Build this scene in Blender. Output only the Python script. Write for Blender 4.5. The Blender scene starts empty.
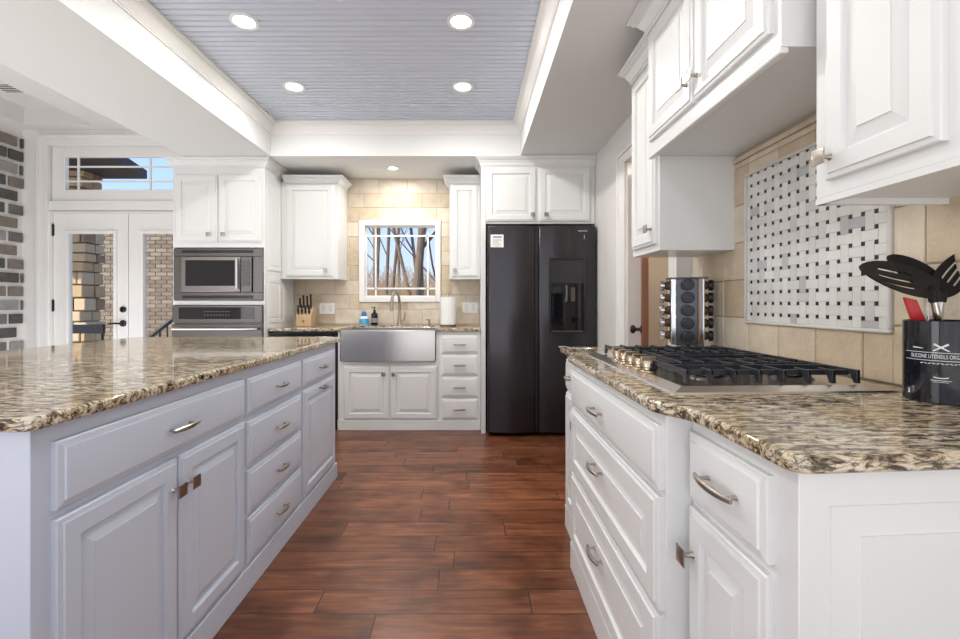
import bpy, bmesh, math, random
from mathutils import Vector, Matrix
S = bpy.context.scene
COL = S.collection
PI = math.pi
H_CAM = 1.16
F = 450.0
# ------------------------------------------------------------ camera
cam_d = bpy.data.cameras.new('camera'); cam = bpy.data.objects.new('camera', cam_d); COL.objects.link(cam)
cam.location = (0, 0, H_CAM); cam.rotation_euler = (PI/2, 0, 0)
cam_d.sensor_width = 36; cam_d.sensor_fit = 'HORIZONTAL'; cam_d.lens = F/960*36
cam_d.shift_x = (480-471)/960; cam_d.shift_y = -(319.5-303)/960
cam_d.clip_start = .02; cam_d.clip_end = 300
S.camera = cam
# ------------------------------------------------------------ world
w = bpy.data.worlds.new('sky'); S.world = w; w.use_nodes = True
nt = w.node_tree; nt.nodes.clear()
wo = nt.nodes.new('ShaderNodeOutputWorld'); bg = nt.nodes.new('ShaderNodeBackground')
tc = nt.nodes.new('ShaderNodeTexCoord'); sx = nt.nodes.new('ShaderNodeSeparateXYZ'); cr = nt.nodes.new('ShaderNodeValToRGB')
nt.links.new(tc.outputs['Generated'], sx.inputs[0]); nt.links.new(sx.outputs['Z'], cr.inputs[0])
e = cr.color_ramp.elements
e[0].position = 0.0; e[0].color = (.62, .66, .74, 1)
e[1].position = .6; e[1].color = (.22, .42, .86, 1)
m_ = e.new(.18); m_.color = (.46, .64, .98, 1)
nt.links.new(cr.outputs[0], bg.inputs[0]); bg.inputs[1].default_value = .85
nt.links.new(bg.outputs[0], wo.inputs[0])
# ------------------------------------------------------------ sun and added fill lights
def light(name, kind, loc, rot, energy, color=(1, 1, 1), **k):
    d = bpy.data.lights.new(name, kind); o = bpy.data.objects.new(name, d); COL.objects.link(o)
    o.location = loc; o.rotation_euler = rot; d.energy = energy; d.color = color
    for a, b in k.items(): setattr(d, a, b)
    return o
sun = light('sun', 'SUN', (-8, -4, 10), (0, 0, 0), 5, (1, .90, .76), angle=math.radians(.6))
sun.rotation_euler = Vector((.86, .62, -.62)).to_track_quat('-Z', 'Y').to_euler()
# unseen fill lights added behind the camera and at the left
light('rear_fill', 'AREA', (-.6, -2.6, 1.55), (PI/2, 0, 0), 11, (1, .99, .98), shape='RECTANGLE', size=5.4, size_y=2.2)
light('left_fill', 'AREA', (-4.3, -1.6, 1.5), (0, -PI/2, 0), 30, (.97, .98, 1), shape='RECTANGLE', size=2.0, size_y=2.4)
# upward fills added low down to brighten the ceilings
light('ceiling_upfill', 'AREA', (-.5, -1.7, .25), (PI, 0, 0), 52, (.97, .985, 1), shape='RECTANGLE', size=5, size_y=2.4)
light('left_ceiling_upfill', 'AREA', (-3.4, 2.2, .12), (PI, 0, 0), 32, (.98, .99, 1), shape='RECTANGLE', size=1.7, size_y=4.0)
S.view_settings.view_transform = 'Standard'; S.view_settings.look = 'None'
S.view_settings.gamma = 1; S.view_settings.use_curve_mapping = False
S.view_settings.exposure = 0.72
# ------------------------------------------------------------ materials
def new_mat(name):
    m = bpy.data.materials.new(name); m.use_nodes = True
    n = m.node_tree; return m, n, n.nodes['Principled BSDF']
def mat(name, col, rough=.5, metal=0, bump=0, bscale=50, var=0, vscale=3, coat=0, spec=.5, emit=None, es=0, stretch=(1, 1, 1), aniso=0):
    m, n, b = new_mat(name)
    b.inputs['Base Color'].default_value = (*col, 1); b.inputs['Roughness'].default_value = rough
    b.inputs['Metallic'].default_value = metal; b.inputs['Coat Weight'].default_value = coat
    b.inputs['Specular IOR Level'].default_value = spec
    if emit: b.inputs['Emission Color'].default_value = (*emit, 1); b.inputs['Emission Strength'].default_value = es
    tc = n.nodes.new('ShaderNodeTexCoord'); mp = n.nodes.new('ShaderNodeMapping'); mp.inputs['Scale'].default_value = stretch
    n.links.new(tc.outputs['Object'], mp.inputs[0])
    nz = n.nodes.new('ShaderNodeTexNoise'); nz.inputs['Scale'].default_value = vscale; nz.inputs['Detail'].default_value = 6
    n.links.new(mp.outputs[0], nz.inputs['Vector'])
    mx = n.nodes.new('ShaderNodeMix'); mx.data_type = 'RGBA'
    v = max(var, .015)
    mx.inputs['A'].default_value = (*[max(0, c*(1-v)) for c in col], 1); mx.inputs['B'].default_value = (*[min(1, c*(1+v)) for c in col], 1)
    n.links.new(nz.outputs['Fac'], mx.inputs['Factor']); n.links.new(mx.outputs['Result'], b.inputs['Base Color'])
    if bump:
        nb = n.nodes.new('ShaderNodeTexNoise'); nb.inputs['Scale'].default_value = bscale; nb.inputs['Detail'].default_value = 5
        n.links.new(mp.outputs[0], nb.inputs['Vector'])
        bp = n.nodes.new('ShaderNodeBump'); bp.inputs['Strength'].default_value = bump; bp.inputs['Distance'].default_value = .01
        n.links.new(nb.outputs['Fac'], bp.inputs['Height']); n.links.new(bp.outputs[0], b.inputs['Normal'])
    return m
def ramp(n, stops, src, interp='LINEAR'):
    r = n.nodes.new('ShaderNodeValToRGB'); r.color_ramp.interpolation = interp; el = r.color_ramp.elements
    el[0].position, el[0].color = stops[0][0], (*stops[0][1], 1); el[1].position, el[1].color = stops[-1][0], (*stops[-1][1], 1)
    for p, c in stops[1:-1]: x = el.new(p); x.color = (*c, 1)
    n.links.new(src, r.inputs[0]); return r
def granite():
    m, n, b = new_mat('granite')
    tc = n.nodes.new('ShaderNodeTexCoord'); mp = n.nodes.new('ShaderNodeMapping'); mp.inputs['Scale'].default_value = (.33, 1, 1); mp.inputs['Rotation'].default_value = (0, 0, .18)
    n.links.new(tc.outputs['Object'], mp.inputs[0])
    def nz(sc, det, rough=.6, dist=0):
        x = n.nodes.new('ShaderNodeTexNoise'); x.inputs['Scale'].default_value = sc; x.inputs['Detail'].default_value = det; x.inputs['Roughness'].default_value = rough; x.inputs['Distortion'].default_value = dist
        n.links.new(mp.outputs[0], x.inputs['Vector']); return x
    a = nz(72, 8, .66, .7); base = ramp(n, [(.34, (.025, .02, .02)), (.425, (.13, .10, .075)), (.475, (.45, .36, .24)), (.54, (.70, .63, .51)), (.70, (.80, .77, .70))], a.outputs['Fac'])
    c = nz(120, 5, .65, .5); dk = ramp(n, [(.41, (.04, .03, .03)), (.48, (1, 1, 1))], c.outputs['Fac'])
    d = nz(9, 3); ti = ramp(n, [(.36, (.74, .64, .48)), (.6, (1, .98, .94))], d.outputs['Fac'])
    m1 = n.nodes.new('ShaderNodeMix'); m1.data_type = 'RGBA'; m1.blend_type = 'MULTIPLY'; m1.inputs['Factor'].default_value = .8
    n.links.new(base.outputs[0], m1.inputs['A']); n.links.new(dk.outputs[0], m1.inputs['B'])
    m2 = n.nodes.new('ShaderNodeMix'); m2.data_type = 'RGBA'; m2.blend_type = 'MULTIPLY'; m2.inputs['Factor'].default_value = .9
    n.links.new(m1.outputs['Result'], m2.inputs['A']); n.links.new(ti.outputs[0], m2.inputs['B'])
    n.links.new(m2.outputs['Result'], b.inputs['Base Color']); b.inputs['Roughness'].default_value = .07; b.inputs['Specular IOR Level'].default_value = .75
    return m
def wood_floor():
    m, n, b = new_mat('hand_scraped_wood'); N = n.nodes; L = n.links
    tc = N.new('ShaderNodeTexCoord'); sp = N.new('ShaderNodeSeparateXYZ'); L.new(tc.outputs['Object'], sp.inputs[0])
    def M(op, a, b_=None):
        x = N.new('ShaderNodeMath'); x.operation = op
        for i, v in enumerate((a, b_)):
            if v is None: continue
            if isinstance(v, (int, float)): x.inputs[i].default_value = v
            else: L.new(v, x.inputs[i])
        return x.outputs[0]
    ry = M('DIVIDE', sp.outputs['Y'], .14); row = M('FLOOR', ry); fy = M('FRACT', ry)
    wn = N.new('ShaderNodeTexWhiteNoise'); wn.noise_dimensions = '1D'; L.new(row, wn.inputs['W'])
    rx = M('DIVIDE', M('ADD', sp.outputs['X'], M('MULTIPLY', wn.outputs['Value'], 5.3)), .82); colm = M('FLOOR', rx); fx = M('FRACT', rx)
    cb = N.new('ShaderNodeCombineXYZ'); L.new(row, cb.inputs[0]); L.new(colm, cb.inputs[1])
    wc = N.new('ShaderNodeTexWhiteNoise'); L.new(cb.outputs[0], wc.inputs['Vector'])
    off = N.new('ShaderNodeVectorMath'); off.operation = 'ADD'; sc = N.new('ShaderNodeVectorMath'); sc.operation = 'SCALE'; sc.inputs['Scale'].default_value = 9
    L.new(wc.outputs['Color'], sc.inputs[0]); L.new(tc.outputs['Object'], off.inputs[0]); L.new(sc.outputs[0], off.inputs[1])
    mp = N.new('ShaderNodeMapping'); mp.inputs['Scale'].default_value = (1.2, 11, 1); L.new(off.outputs[0], mp.inputs[0])
    g = N.new('ShaderNodeTexNoise'); g.inputs['Scale'].default_value = 3.2; g.inputs['Detail'].default_value = 8; g.inputs['Distortion'].default_value = .6; L.new(mp.outputs[0], g.inputs['Vector'])
    k = N.new('ShaderNodeTexNoise'); k.inputs['Scale'].default_value = 4.5; k.inputs['Detail'].default_value = 3; L.new(off.outputs[0], k.inputs['Vector'])
    gr = ramp(n, [(.25, (.11, .036, .016)), (.5, (.235, .084, .038)), (.75, (.37, .145, .066))], g.outputs['Fac'])
    kk = ramp(n, [(.30, (.42, .36, .34)), (.55, (1, 1, 1))], k.outputs['Fac'])
    pl = ramp(n, [(0, (.62, .56, .52)), (1, (1.0, 1.0, 1.0))], wc.outputs['Value'])
    m1 = N.new('ShaderNodeMix'); m1.data_type = 'RGBA'; m1.blend_type = 'MULTIPLY'; m1.inputs['Factor'].default_value = .9; L.new(gr.outputs[0], m1.inputs['A']); L.new(kk.outputs[0], m1.inputs['B'])
    m2 = N.new('ShaderNodeMix'); m2.data_type = 'RGBA'; m2.blend_type = 'MULTIPLY'; m2.inputs['Factor'].default_value = 1; L.new(m1.outputs['Result'], m2.inputs['A']); L.new(pl.outputs[0], m2.inputs['B'])
    ey = M('MULTIPLY', M('MINIMUM', fy, M('SUBTRACT', 1, fy)), .14); ex = M('MULTIPLY', M('MINIMUM', fx, M('SUBTRACT', 1, fx)), .82)
    ed = M('MINIMUM', ex, ey); seam = M('LESS_THAN', ed, .0022)
    m3 = N.new('ShaderNodeMix'); m3.data_type = 'RGBA'; L.new(seam, m3.inputs['Factor']); L.new(m2.outputs['Result'], m3.inputs['A']); m3.inputs['B'].default_value = (.02, .008, .005, 1)
    L.new(m3.outputs['Result'], b.inputs['Base Color']); b.inputs['Roughness'].default_value = .30
    mp2 = N.new('ShaderNodeMapping'); mp2.inputs['Scale'].default_value = (2.0, 22, 1); L.new(off.outputs[0], mp2.inputs[0])
    h = N.new('ShaderNodeTexNoise'); h.inputs['Scale'].default_value = 2.2; h.inputs['Detail'].default_value = 2; L.new(mp2.outputs[0], h.inputs['Vector'])
    hh = M('SUBTRACT', M('ADD', M('MULTIPLY', h.outputs['Fac'], .5), M('MULTIPLY', M('MINIMUM', ed, .006), 60)), 0)
    bp = N.new('ShaderNodeBump'); bp.inputs['Strength'].default_value = .38; bp.inputs['Distance'].default_value = .004; L.new(hh, bp.inputs['Height']); L.new(bp.outputs[0], b.inputs['Normal'])
    return m
def glass_mat():
    m = bpy.data.materials.new('window_glass'); m.use_nodes = True; n = m.node_tree; n.nodes.clear()
    o = n.nodes.new('ShaderNodeOutputMaterial'); mx = n.nodes.new('ShaderNodeMixShader'); t = n.nodes.new('ShaderNodeBsdfTransparent'); g = n.nodes.new('ShaderNodeBsdfGlossy')
    g.inputs['Roughness'].default_value = .01; fr = n.nodes.new('ShaderNodeFresnel'); fr.inputs[0].default_value = 1.18
    t.inputs[0].default_value = (.97, .98, .98, 1)
    n.links.new(fr.outputs[0], mx.inputs[0]); n.links.new(t.outputs[0], mx.inputs[1]); n.links.new(g.outputs[0], mx.inputs[2]); n.links.new(mx.outputs[0], o.inputs[0])
    return m
WHITE = mat('cabinet_white', (.765, .775, .77), .32)
ISLE = mat('island_paint', (.56, .605, .71), .32)
WALL = mat('wall_paint', (.74, .73, .71), .75, bump=.04, bscale=120)
CEIL = mat('ceiling_paint', (.74, .75, .745), .8, bump=.05, bscale=90)
TRIM = mat('trim_white', (.84, .83, .81), .4)
BEAD = mat('beadboard_blue', (.62, .67, .76), .4)
GRAN = granite(); FLOOR = wood_floor(); GLASS = glass_mat()
NICK = mat('brushed_nickel', (.42, .375, .33), .28, 1)
CHROME = mat('chrome', (.72, .72, .73), .12, 1)
STEEL = mat('stainless_steel', (.60, .59, .58), .24, 1, var=.06, vscale=3, stretch=(1, 1, 30))
COOKS = mat('cooktop_steel', (.62, .57, .51), .24, 1)
DSTEEL = mat('dark_stainless', (.15, .14, .135), .32, 1)
FRIDGE = mat('black_stainless', (.060, .058, .064), .2, .85)
FSIDE = mat('refrigerator_side', (.025, .026, .035), .4)
BLACK = mat('black_plastic', (.012, .012, .014), .3)
BGLASS = mat('black_glass', (.006, .006, .008), .04)
IRON = mat('cast_iron', (.02, .022, .028), .32)
DARK = mat('dark_gap', (.01, .01, .01), .8)
RUBBER = mat('black_silicone', (.010, .010, .011), .5, spec=.25)
WHITEP = mat('white_plastic', (.85, .85, .84), .35)
PAPER = mat('paper', (.86, .86, .85), .9, bump=.1, bscale=60)
PRINT = mat('pale_print', (.75, .77, .80), .5)
GREYP = mat('grey_print', (.25, .26, .28), .6)
RED = mat('red_silicone', (.52, .02, .025), .4)
BLUE = mat('blue_plastic', (.02, .22, .50), .3)
BWOOD = mat('block_wood', (.62, .43, .25), .45, var=.15, vscale=6, stretch=(8, 8, 1))
DWOOD = mat('stained_door_wood', (.20, .075, .028), .4, var=.3, vscale=5, stretch=(10, 10, 1))
COPPER = mat('copper_strip', (.30, .16, .09), .35, .8)
SPICE = mat('spice_glass', (.10, .065, .04), .1, var=.6, vscale=30)
LAMP = mat('lamp_lens', (1, 1, 1), .5, emit=(1, .95, .86), es=14)
BEIGE = mat('pantry_wall_paint', (.60, .52, .44), .5, var=.06, vscale=9)
TR = [mat('travertine_%s' % nme, c, .42, bump=.35, bscale=60, var=.24, vscale=11) for nme, c in (('light', (.66, .57, .45)), ('cream', (.62, .52, .39)), ('tan', (.56, .455, .325)), ('pale', (.69, .61, .50)))]
GROUT = mat('tile_grout', (.42, .35, .27), .9)
MB_ = [mat('marble_%s' % nme, c, .2, var=.07, vscale=22) for nme, c in (('white', (.70, .69, .67)), ('ivory', (.66, .65, .62)), ('veined', (.58, .58, .58)), ('grey', (.46, .46, .47)))]
MGROUT = mat('mosaic_grout', (.52, .49, .43), .9)
MDOT = mat('mosaic_black', (.02, .018, .018), .25)
BR = [mat('brick_%s' % nme, c, .85, bump=.6, bscale=30, var=.35, vscale=14) for nme, c in (('charcoal', (.09, .085, .082)), ('grey', (.15, .145, .14)), ('brown', (.21, .18, .155)), ('ash', (.30, .29, .28)))]
MORT = mat('white_mortar', (.80, .78, .75), .95, bump=.4, bscale=40)
ST = [mat('stone_%s' % nme, c, .9, bump=.5, bscale=12, var=.2, vscale=6) for nme, c in (('tan', (.46, .32, .19)), ('gold', (.52, .38, .22)), ('brown', (.30, .20, .13)), ('buff', (.52, .40, .26)))]
OB = [mat('house_brick_%s' % nme, c, .9, bump=.4, bscale=20, var=.15, vscale=8) for nme, c in (('tan', (.24, .19, .14)), ('rose', (.20, .15, .12)), ('buff', (.29, .24, .18)))]
OMORT = mat('grey_mortar', (.27, .24, .20), .95)
BARK = mat('bark', (.15, .11, .075), .95, bump=.8, bscale=25, var=.3, vscale=9, stretch=(1, 1, .3))
TWIG = mat('twigs', (.27, .19, .12), .9)
LEAVES = mat('leaf_litter', (.24, .17, .10), .95, bump=.6, bscale=12, var=.35, vscale=5)
SOFF = mat('porch_dark_wood', (.035, .03, .035), .7)
CREAM = mat('eave_cream', (.70, .62, .48), .7)
CONC = mat('patio_concrete', (.45, .43, .40), .9, bump=.2)
# ------------------------------------------------------------ mesh builder
class MB:
    def __init__(s): s.v = []; s.f = []; s.mi = []
    def add(s, vs, fs, mi=0, M=None):
        b = len(s.v)
        s.v += [tuple(M @ Vector(p)) if M else tuple(p) for p in vs]
        s.f += [tuple(b+i for i in f) for f in fs]; s.mi += [mi]*len(fs); return s
    def box(s, x0, x1, y0, y1, z0, z1, mi=0, M=None):
        x0, x1 = min(x0, x1), max(x0, x1); y0, y1 = min(y0, y1), max(y0, y1); z0, z1 = min(z0, z1), max(z0, z1)
        return s.add([(x0, y0, z0), (x1, y0, z0), (x1, y1, z0), (x0, y1, z0), (x0, y0, z1), (x1, y0, z1), (x1, y1, z1), (x0, y1, z1)],
                     [(0, 3, 2, 1), (4, 5, 6, 7), (0, 1, 5, 4), (1, 2, 6, 5), (2, 3, 7, 6), (3, 0, 4, 7)], mi, M)
    def prism(s, poly, z0, z1, mi=0, M=None):
        n = len(poly)
        return s.add([(x, y, z0) for x, y in poly]+[(x, y, z1) for x, y in poly],
                     [tuple(reversed(range(n))), tuple(range(n, 2*n))]+[(i, (i+1) % n, n+(i+1) % n, n+i) for i in range(n)], mi, M)
    def tube(s, pts, r, seg=10, mi=0, M=None, flat=1.0, cap=True):
        pts = [Vector(p) for p in pts]; n = len(pts)
        rr = r if isinstance(r, (list, tuple)) else [r]*n
        vs = []; up = None
        for i, p in enumerate(pts):
            t = (pts[min(i+1, n-1)]-pts[max(i-1, 0)]).normalized()
            if up is None: up = Vector((0, 0, 1)) if abs(t.z) < .9 else Vector((1, 0, 0))
            a = t.cross(up)
            if a.length < 1e-4: a = t.cross(Vector((0, 1, .1)))
            a.normalize(); b = a.cross(t).normalized(); up = b
            for k in range(seg):
                an = 2*PI*k/seg; vs.append(p+a*math.cos(an)*rr[i]+b*math.sin(an)*rr[i]*flat)
        fs = [(i*seg+k, i*seg+(k+1) % seg, (i+1)*seg+(k+1) % seg, (i+1)*seg+k) for i in range(n-1) for k in range(seg)]
        if cap: fs += [tuple(reversed(range(seg))), tuple(range((n-1)*seg, n*seg))]
        return s.add(vs, fs, mi, M)
    def lathe(s, prof, c=(0, 0, 0), seg=24, mi=0, M=None):
        vs = []; n = len(prof)
        for r, z in prof:
            for k in range(seg):
                a = 2*PI*k/seg; vs.append((c[0]+r*math.cos(a), c[1]+r*math.sin(a), c[2]+z))
        fs = [(i*seg+k, i*seg+(k+1) % seg, (i+1)*seg+(k+1) % seg, (i+1)*seg+k) for i in range(n-1) for k in range(seg)]
        if prof[0][0] > 1e-6: fs.append(tuple(reversed(range(seg))))
        if prof[-1][0] > 1e-6: fs.append(tuple(range((n-1)*seg, n*seg)))
        return s.add(vs, fs, mi, M)
    def rings(s, x0, x1, z0, z1, prof, y=0, mi=0):
        """nested rectangles facing -y : prof = (inset, outward depth)"""
        vs = []
        for ins, d in prof:
            vs += [(x0+ins, y-d, z0+ins), (x1-ins, y-d, z0+ins), (x1-ins, y-d, z1-ins), (x0+ins, y-d, z1-ins)]
        fs = [(i*4+k, i*4+(k+1) % 4, (i+1)*4+(k+1) % 4, (i+1)*4+k) for i in range(len(prof)-1) for k in range(4)]
        b = (len(prof)-1)*4; fs.append((b, b+1, b+2, b+3)); fs.append((3, 2, 1, 0))
        return s.add(vs, fs, mi)
    def sweep(s, path, prof, closed=False, mi=0):
        """path: xy points; prof: (out, z) with out along the right-hand normal of travel"""
        n = len(path); P = [Vector((a, b)) for a, b in path]; vs = []
        for i in range(n):
            if closed: d0 = (P[i]-P[i-1]).normalized(); d1 = (P[(i+1) % n]-P[i]).normalized()
            else:
                d0 = (P[i]-P[i-1]).normalized() if i else (P[1]-P[0]).normalized()
                d1 = (P[i+1]-P[i]).normalized() if i < n-1 else d0
            n0 = Vector((d0.y, -d0.x)); n1 = Vector((d1.y, -d1.x)); m = (n0+n1).normalized(); m = m/max(.3, m.dot(n0))
            for o, z in prof: vs.append((P[i].x+m.x*o, P[i].y+m.y*o, z))
        k = len(prof); fs = []
        for i in range(n if closed else n-1):
            j = (i+1) % n
            for q in range(k): fs.append((i*k+q, j*k+q, j*k+(q+1) % k, i*k+(q+1) % k))
        if not closed: fs += [tuple(range(k)), tuple(reversed(range((n-1)*k, n*k)))]
        return s.add(vs, fs, mi)
    def build(s, name, mats, parent=None, bevel=0, smooth=True, angle=32, loc=None, seg=2):
        me = bpy.data.meshes.new(name); me.from_pydata(s.v, [], s.f)
        for m in (mats if isinstance(mats, (list, tuple)) else [mats]): me.materials.append(m)
        me.polygons.foreach_set('material_index', s.mi); me.update()
        bm = bmesh.new(); bm.from_mesh(me); bmesh.ops.recalc_face_normals(bm, faces=bm.faces); bm.to_mesh(me); bm.free()
        if smooth:
            me.polygons.foreach_set('use_smooth', [True]*len(me.polygons)); me.set_sharp_from_angle(angle=math.radians(angle))
        o = bpy.data.objects.new(name, me); COL.objects.link(o)
        if parent: o.parent = parent
        if loc: o.location = loc
        if bevel:
            b = o.modifiers.new('edge', 'BEVEL'); b.width = bevel; b.segments = seg; b.limit_method = 'ANGLE'; b.angle_limit = math.radians(40)
        return o
def tag(o, label=None, cat=None, group=None, kind=None):
    if label: o['label'] = label
    if cat: o['category'] = cat
    if group: o['group'] = group
    if kind: o['kind'] = kind
    return o
def thing(name, label, cat, loc=(0, 0, 0), rz=0, group=None):
    o = bpy.data.objects.new(name, None); COL.objects.link(o); o.location = loc; o.rotation_euler = (0, 0, rz); o.empty_display_size = .05
    return tag(o, label, cat, group)
def struct(name, mb, m, parent=None, **k):
    o = mb.build(name, m, parent, **k)
    if not parent: o['kind'] = 'structure'
    return o
def relabel(o, l): o['label'] = l; return o
def text_mesh(txt, size, ext=.0004):
    cu = bpy.data.curves.new('t', 'FONT'); cu.body = txt; cu.size = size; cu.align_x = 'CENTER'; cu.align_y = 'CENTER'; cu.extrude = ext
    o = bpy.data.objects.new('t', cu); COL.objects.link(o)
    dg = bpy.context.evaluated_depsgraph_get(); me = bpy.data.meshes.new_from_object(o.evaluated_get(dg))
    vs = [v.co.copy() for v in me.vertices]; fs = [tuple(p.vertices) for p in me.polygons]
    bpy.data.objects.remove(o); bpy.data.meshes.remove(me); bpy.data.curves.remove(cu); return vs, fs
def tiles(mb, regions, tw, th, gap, depth, place, nm, off=.5, u0=0, w0=0, weights=None, jit=0, rnd=None):
    """clipped running-bond tiles; place(u,w,d) -> xyz"""
    rnd = rnd or random.Random(3)
    cache = {}
    for (ua, ub, wa, wb) in regions:
        r0 = int(math.floor((wa-w0)/th))-1; r1 = int(math.ceil((wb-w0)/th))+1
        for r in range(r0, r1):
            sh = off*tw*(r % 2)
            c0 = int(math.floor((ua-u0-sh)/tw))-1; c1 = int(math.ceil((ub-u0-sh)/tw))+1
            for c in range(c0, c1):
                if (r, c) not in cache: cache[(r, c)] = (rnd.choices(range(nm), weights)[0], rnd.uniform(-jit, jit), rnd.uniform(-jit, jit), rnd.uniform(0, jit))
                mi, j1, j2, j3 = cache[(r, c)]
                a = max(ua, u0+sh+c*tw+gap/2+j1); b = min(ub, u0+sh+(c+1)*tw-gap/2+j2)
                d0 = max(wa, w0+r*th+gap/2); d1 = min(wb, w0+(r+1)*th-gap/2)
                if b-a < .006 or d1-d0 < .006: continue
                e = min(.0025, (b-a)/4, (d1-d0)/4); D = depth+j3
                vs = [place(a, d0, 0), place(b, d0, 0), place(b, d1, 0), place(a, d1, 0),
                      place(a, d0, D-e), place(b, d0, D-e), place(b, d1, D-e), place(a, d1, D-e),
                      place(a+e, d0+e, D), place(b-e, d0+e, D), place(b-e, d1-e, D), place(a+e, d1-e, D)]
                mb.add(vs, [(0, 1, 5, 4), (1, 2, 6, 5), (2, 3, 7, 6), (3, 0, 4, 7), (4, 5, 9, 8), (5, 6, 10, 9), (6, 7, 11, 10), (7, 4, 8, 11), (8, 9, 10, 11)], mi)
# ------------------------------------------------------------ room numbers
HS = 2.46            # underside of the dropped border
HT = 2.75            # tray ceiling
TX0, TX1, TY1, TY0 = -1.77, .438, 3.98, -1.6
YB = 4.72            # back wall
XR, XR2 = 1.105, 1.195
YJ = 2.43
YD = 4.50            # patio door wall
XL = -4.49
YREAR = -3.0
SX0 = -2.55
# ------------------------------------------------------------ structure
struct('floor', MB().box(XL, 2.6, YREAR, YB+.1, -.05, 0), FLOOR, smooth=False)
# dropped ceiling border with the tray opening
b = MB()
b.box(SX0, TX0, YREAR, YB, HS, HS+.46); b.box(TX1, 2.0, YREAR, YB, HS, HS+.46)
b.box(TX0, TX1, TY1, YB, HS, HS+.46); b.box(TX0, TX1, YREAR, TY0, HS, HS+.46)
struct('ceiling', b, CEIL, smooth=False)
# beadboard inside the tray (real ribs)
b = MB(); pitch = .050; prof = []
y = TY0
while y < TY1:
    prof += [(y, 0), (y+pitch-.020, 0), (y+pitch-.018, .011), (y+pitch-.006, .011), (y+pitch-.004, .0), (y+pitch-.003, 0), (y+pitch-.001, .0)]
    y += pitch
vs = []; n = len(prof)
for yy, dz in prof: vs += [(TX0, yy, HT+dz), (TX1, yy, HT+dz)]
b.add(vs, [(2*i, 2*i+1, 2*i+3, 2*i+2) for i in range(n-1)])
b.box(TX0, TX1, TY0, TY1, HT+.012, HT+.03)
struct('ceiling_tray', b, BEAD, smooth=False)
# crown moulding round the tray
pr = [(0, HT-.098), (.009, HT-.098), (.009, HT-.088), (.014, HT-.086), (.014, HT-.078), (.024, HT-.066), (.034, HT-.048), (.046, HT-.034), (.050, HT-.032), (.050, HT-.024), (.060, HT-.020), (.064, HT-.012), (.072, HT-.012), (.072, HT-.001), (0, HT-.001)]
struct('trim_1', MB().sweep([(TX0, TY0), (TX0, TY1), (TX1, TY1), (TX1, TY0)], pr, closed=True), TRIM, angle=25)
# higher ceiling of the breakfast side with its own recess
b = MB(); L1 = 2.89; L2 = 3.06; rx0, rx1, ry1 = -4.34, -3.67, 4.37
b.box(XL, rx0, YREAR, YD+.2, L1, L2+.04); b.box(rx1, SX0, YREAR, YD+.2, L1, L2+.04); b.box(rx0, rx1, ry1, YD+.2, L1, L2+.04); b.box(rx0, rx1, YREAR, ry1, L2, L2+.04)
struct('ceiling_side', b, mat('side_ceiling_paint', (.76, .75, .73), .8), smooth=False)
struct('roof', MB().box(XL-.3, 2.6, YREAR, YB+.1, 3.10, 3.2), SOFF, smooth=False)  # unseen slab added over the ceilings to stop sky light leaking in
# back wall with window hole
wx0, wx1, wz0, wz1 = -1.13, -.345, 1.205, 1.995
b = MB(); b.box(-2.62, wx0, YB, YB+.14, 0, 2.95); b.box(wx1, 2.6, YB, YB+.14, 0, 2.95); b.box(wx0, wx1, YB, YB+.14, 0, wz0); b.box(wx0, wx1, YB, YB+.14, wz1, 2.95)
struct('wall_back', b, WALL, smooth=False)
struct('wall_passage', MB().box(-2.80, -2.69, YD+.14, YB+.14, 0, 3.1), WALL, smooth=False)
# patio door wall
b = MB(); ox0, ox1 = -4.22, -2.705
b.box(XL-.2, ox0, YD, YD+.14, 0, 3.1); b.box(ox0, ox1, YD, YD+.14, 2.75, 3.1); b.box(ox0, ox1, YD, YD+.14, 2.085, 2.18); b.box(ox1, -2.69, YD, YD+.14, 0, 3.1)
struct('wall_patio', b, TRIM, smooth=False)
# right wall : door opening Y 2.55..3.2
b = MB(); dy0, dy1, dz1 = 2.52, 3.20, 2.16
b.box(XR, XR+.12, dy1, YB, 0, HS); b.box(XR, XR+.12, dy0, dy1, dz1, HS); b.box(XR, XR+.12, YJ, dy0, 0, HS); b.box(XR2, XR2+.03, YREAR, YJ, 0, HS)
struct('wall_right', b, WALL, smooth=False)
# pantry behind the opening
b = MB(); b.box(1.95, 2.0, 1.9, 4.3, 0, 2.5); b.box(1.23, 2.0, 4.25, 4.3, 0, 2.5); b.box(1.235, 2.0, 1.9, 1.94, 0, 2.5)
struct('wall_pantry', b, BEIGE, smooth=False)
light('pantry_lamp', 'POINT', (1.6, 2.9, 2.3), (0, 0, 0), 14, (1, .9, .78), shadow_soft_size=.1)
# casing of the right door
b = MB(); cw = .075
pc = [(0, 0), (cw, 0), (cw, .02), (cw-.015, .022), (.03, .012), (.01, .016), (0, .012)]
b.box(XR-.018, XR, dy1, dy1+cw*1.6, 0, dz1); b.box(XR-.018, XR, dy0, dy1+cw*1.6, dz1+.0005, dz1+cw*.85)
b.box(XR-.027, XR, dy1+cw*1.6+.0005, dy1+cw*2, 0, dz1+cw*1.1); b.box(XR-.027, XR, dy0, dy1+cw*1.6, dz1+cw*.85+.0005, dz1+cw*1.1)
b.box(XR+.0005, XR+.13, dy1-.015, dy1-.0005, 0, dz1-.001)
struct('trim_2', b, TRIM, bevel=.003)
struct('trim_3', MB().box(XR-.004, XR2, YJ-.016, YJ-.001, 0, HS-.002), TRIM, bevel=.002)
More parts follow.
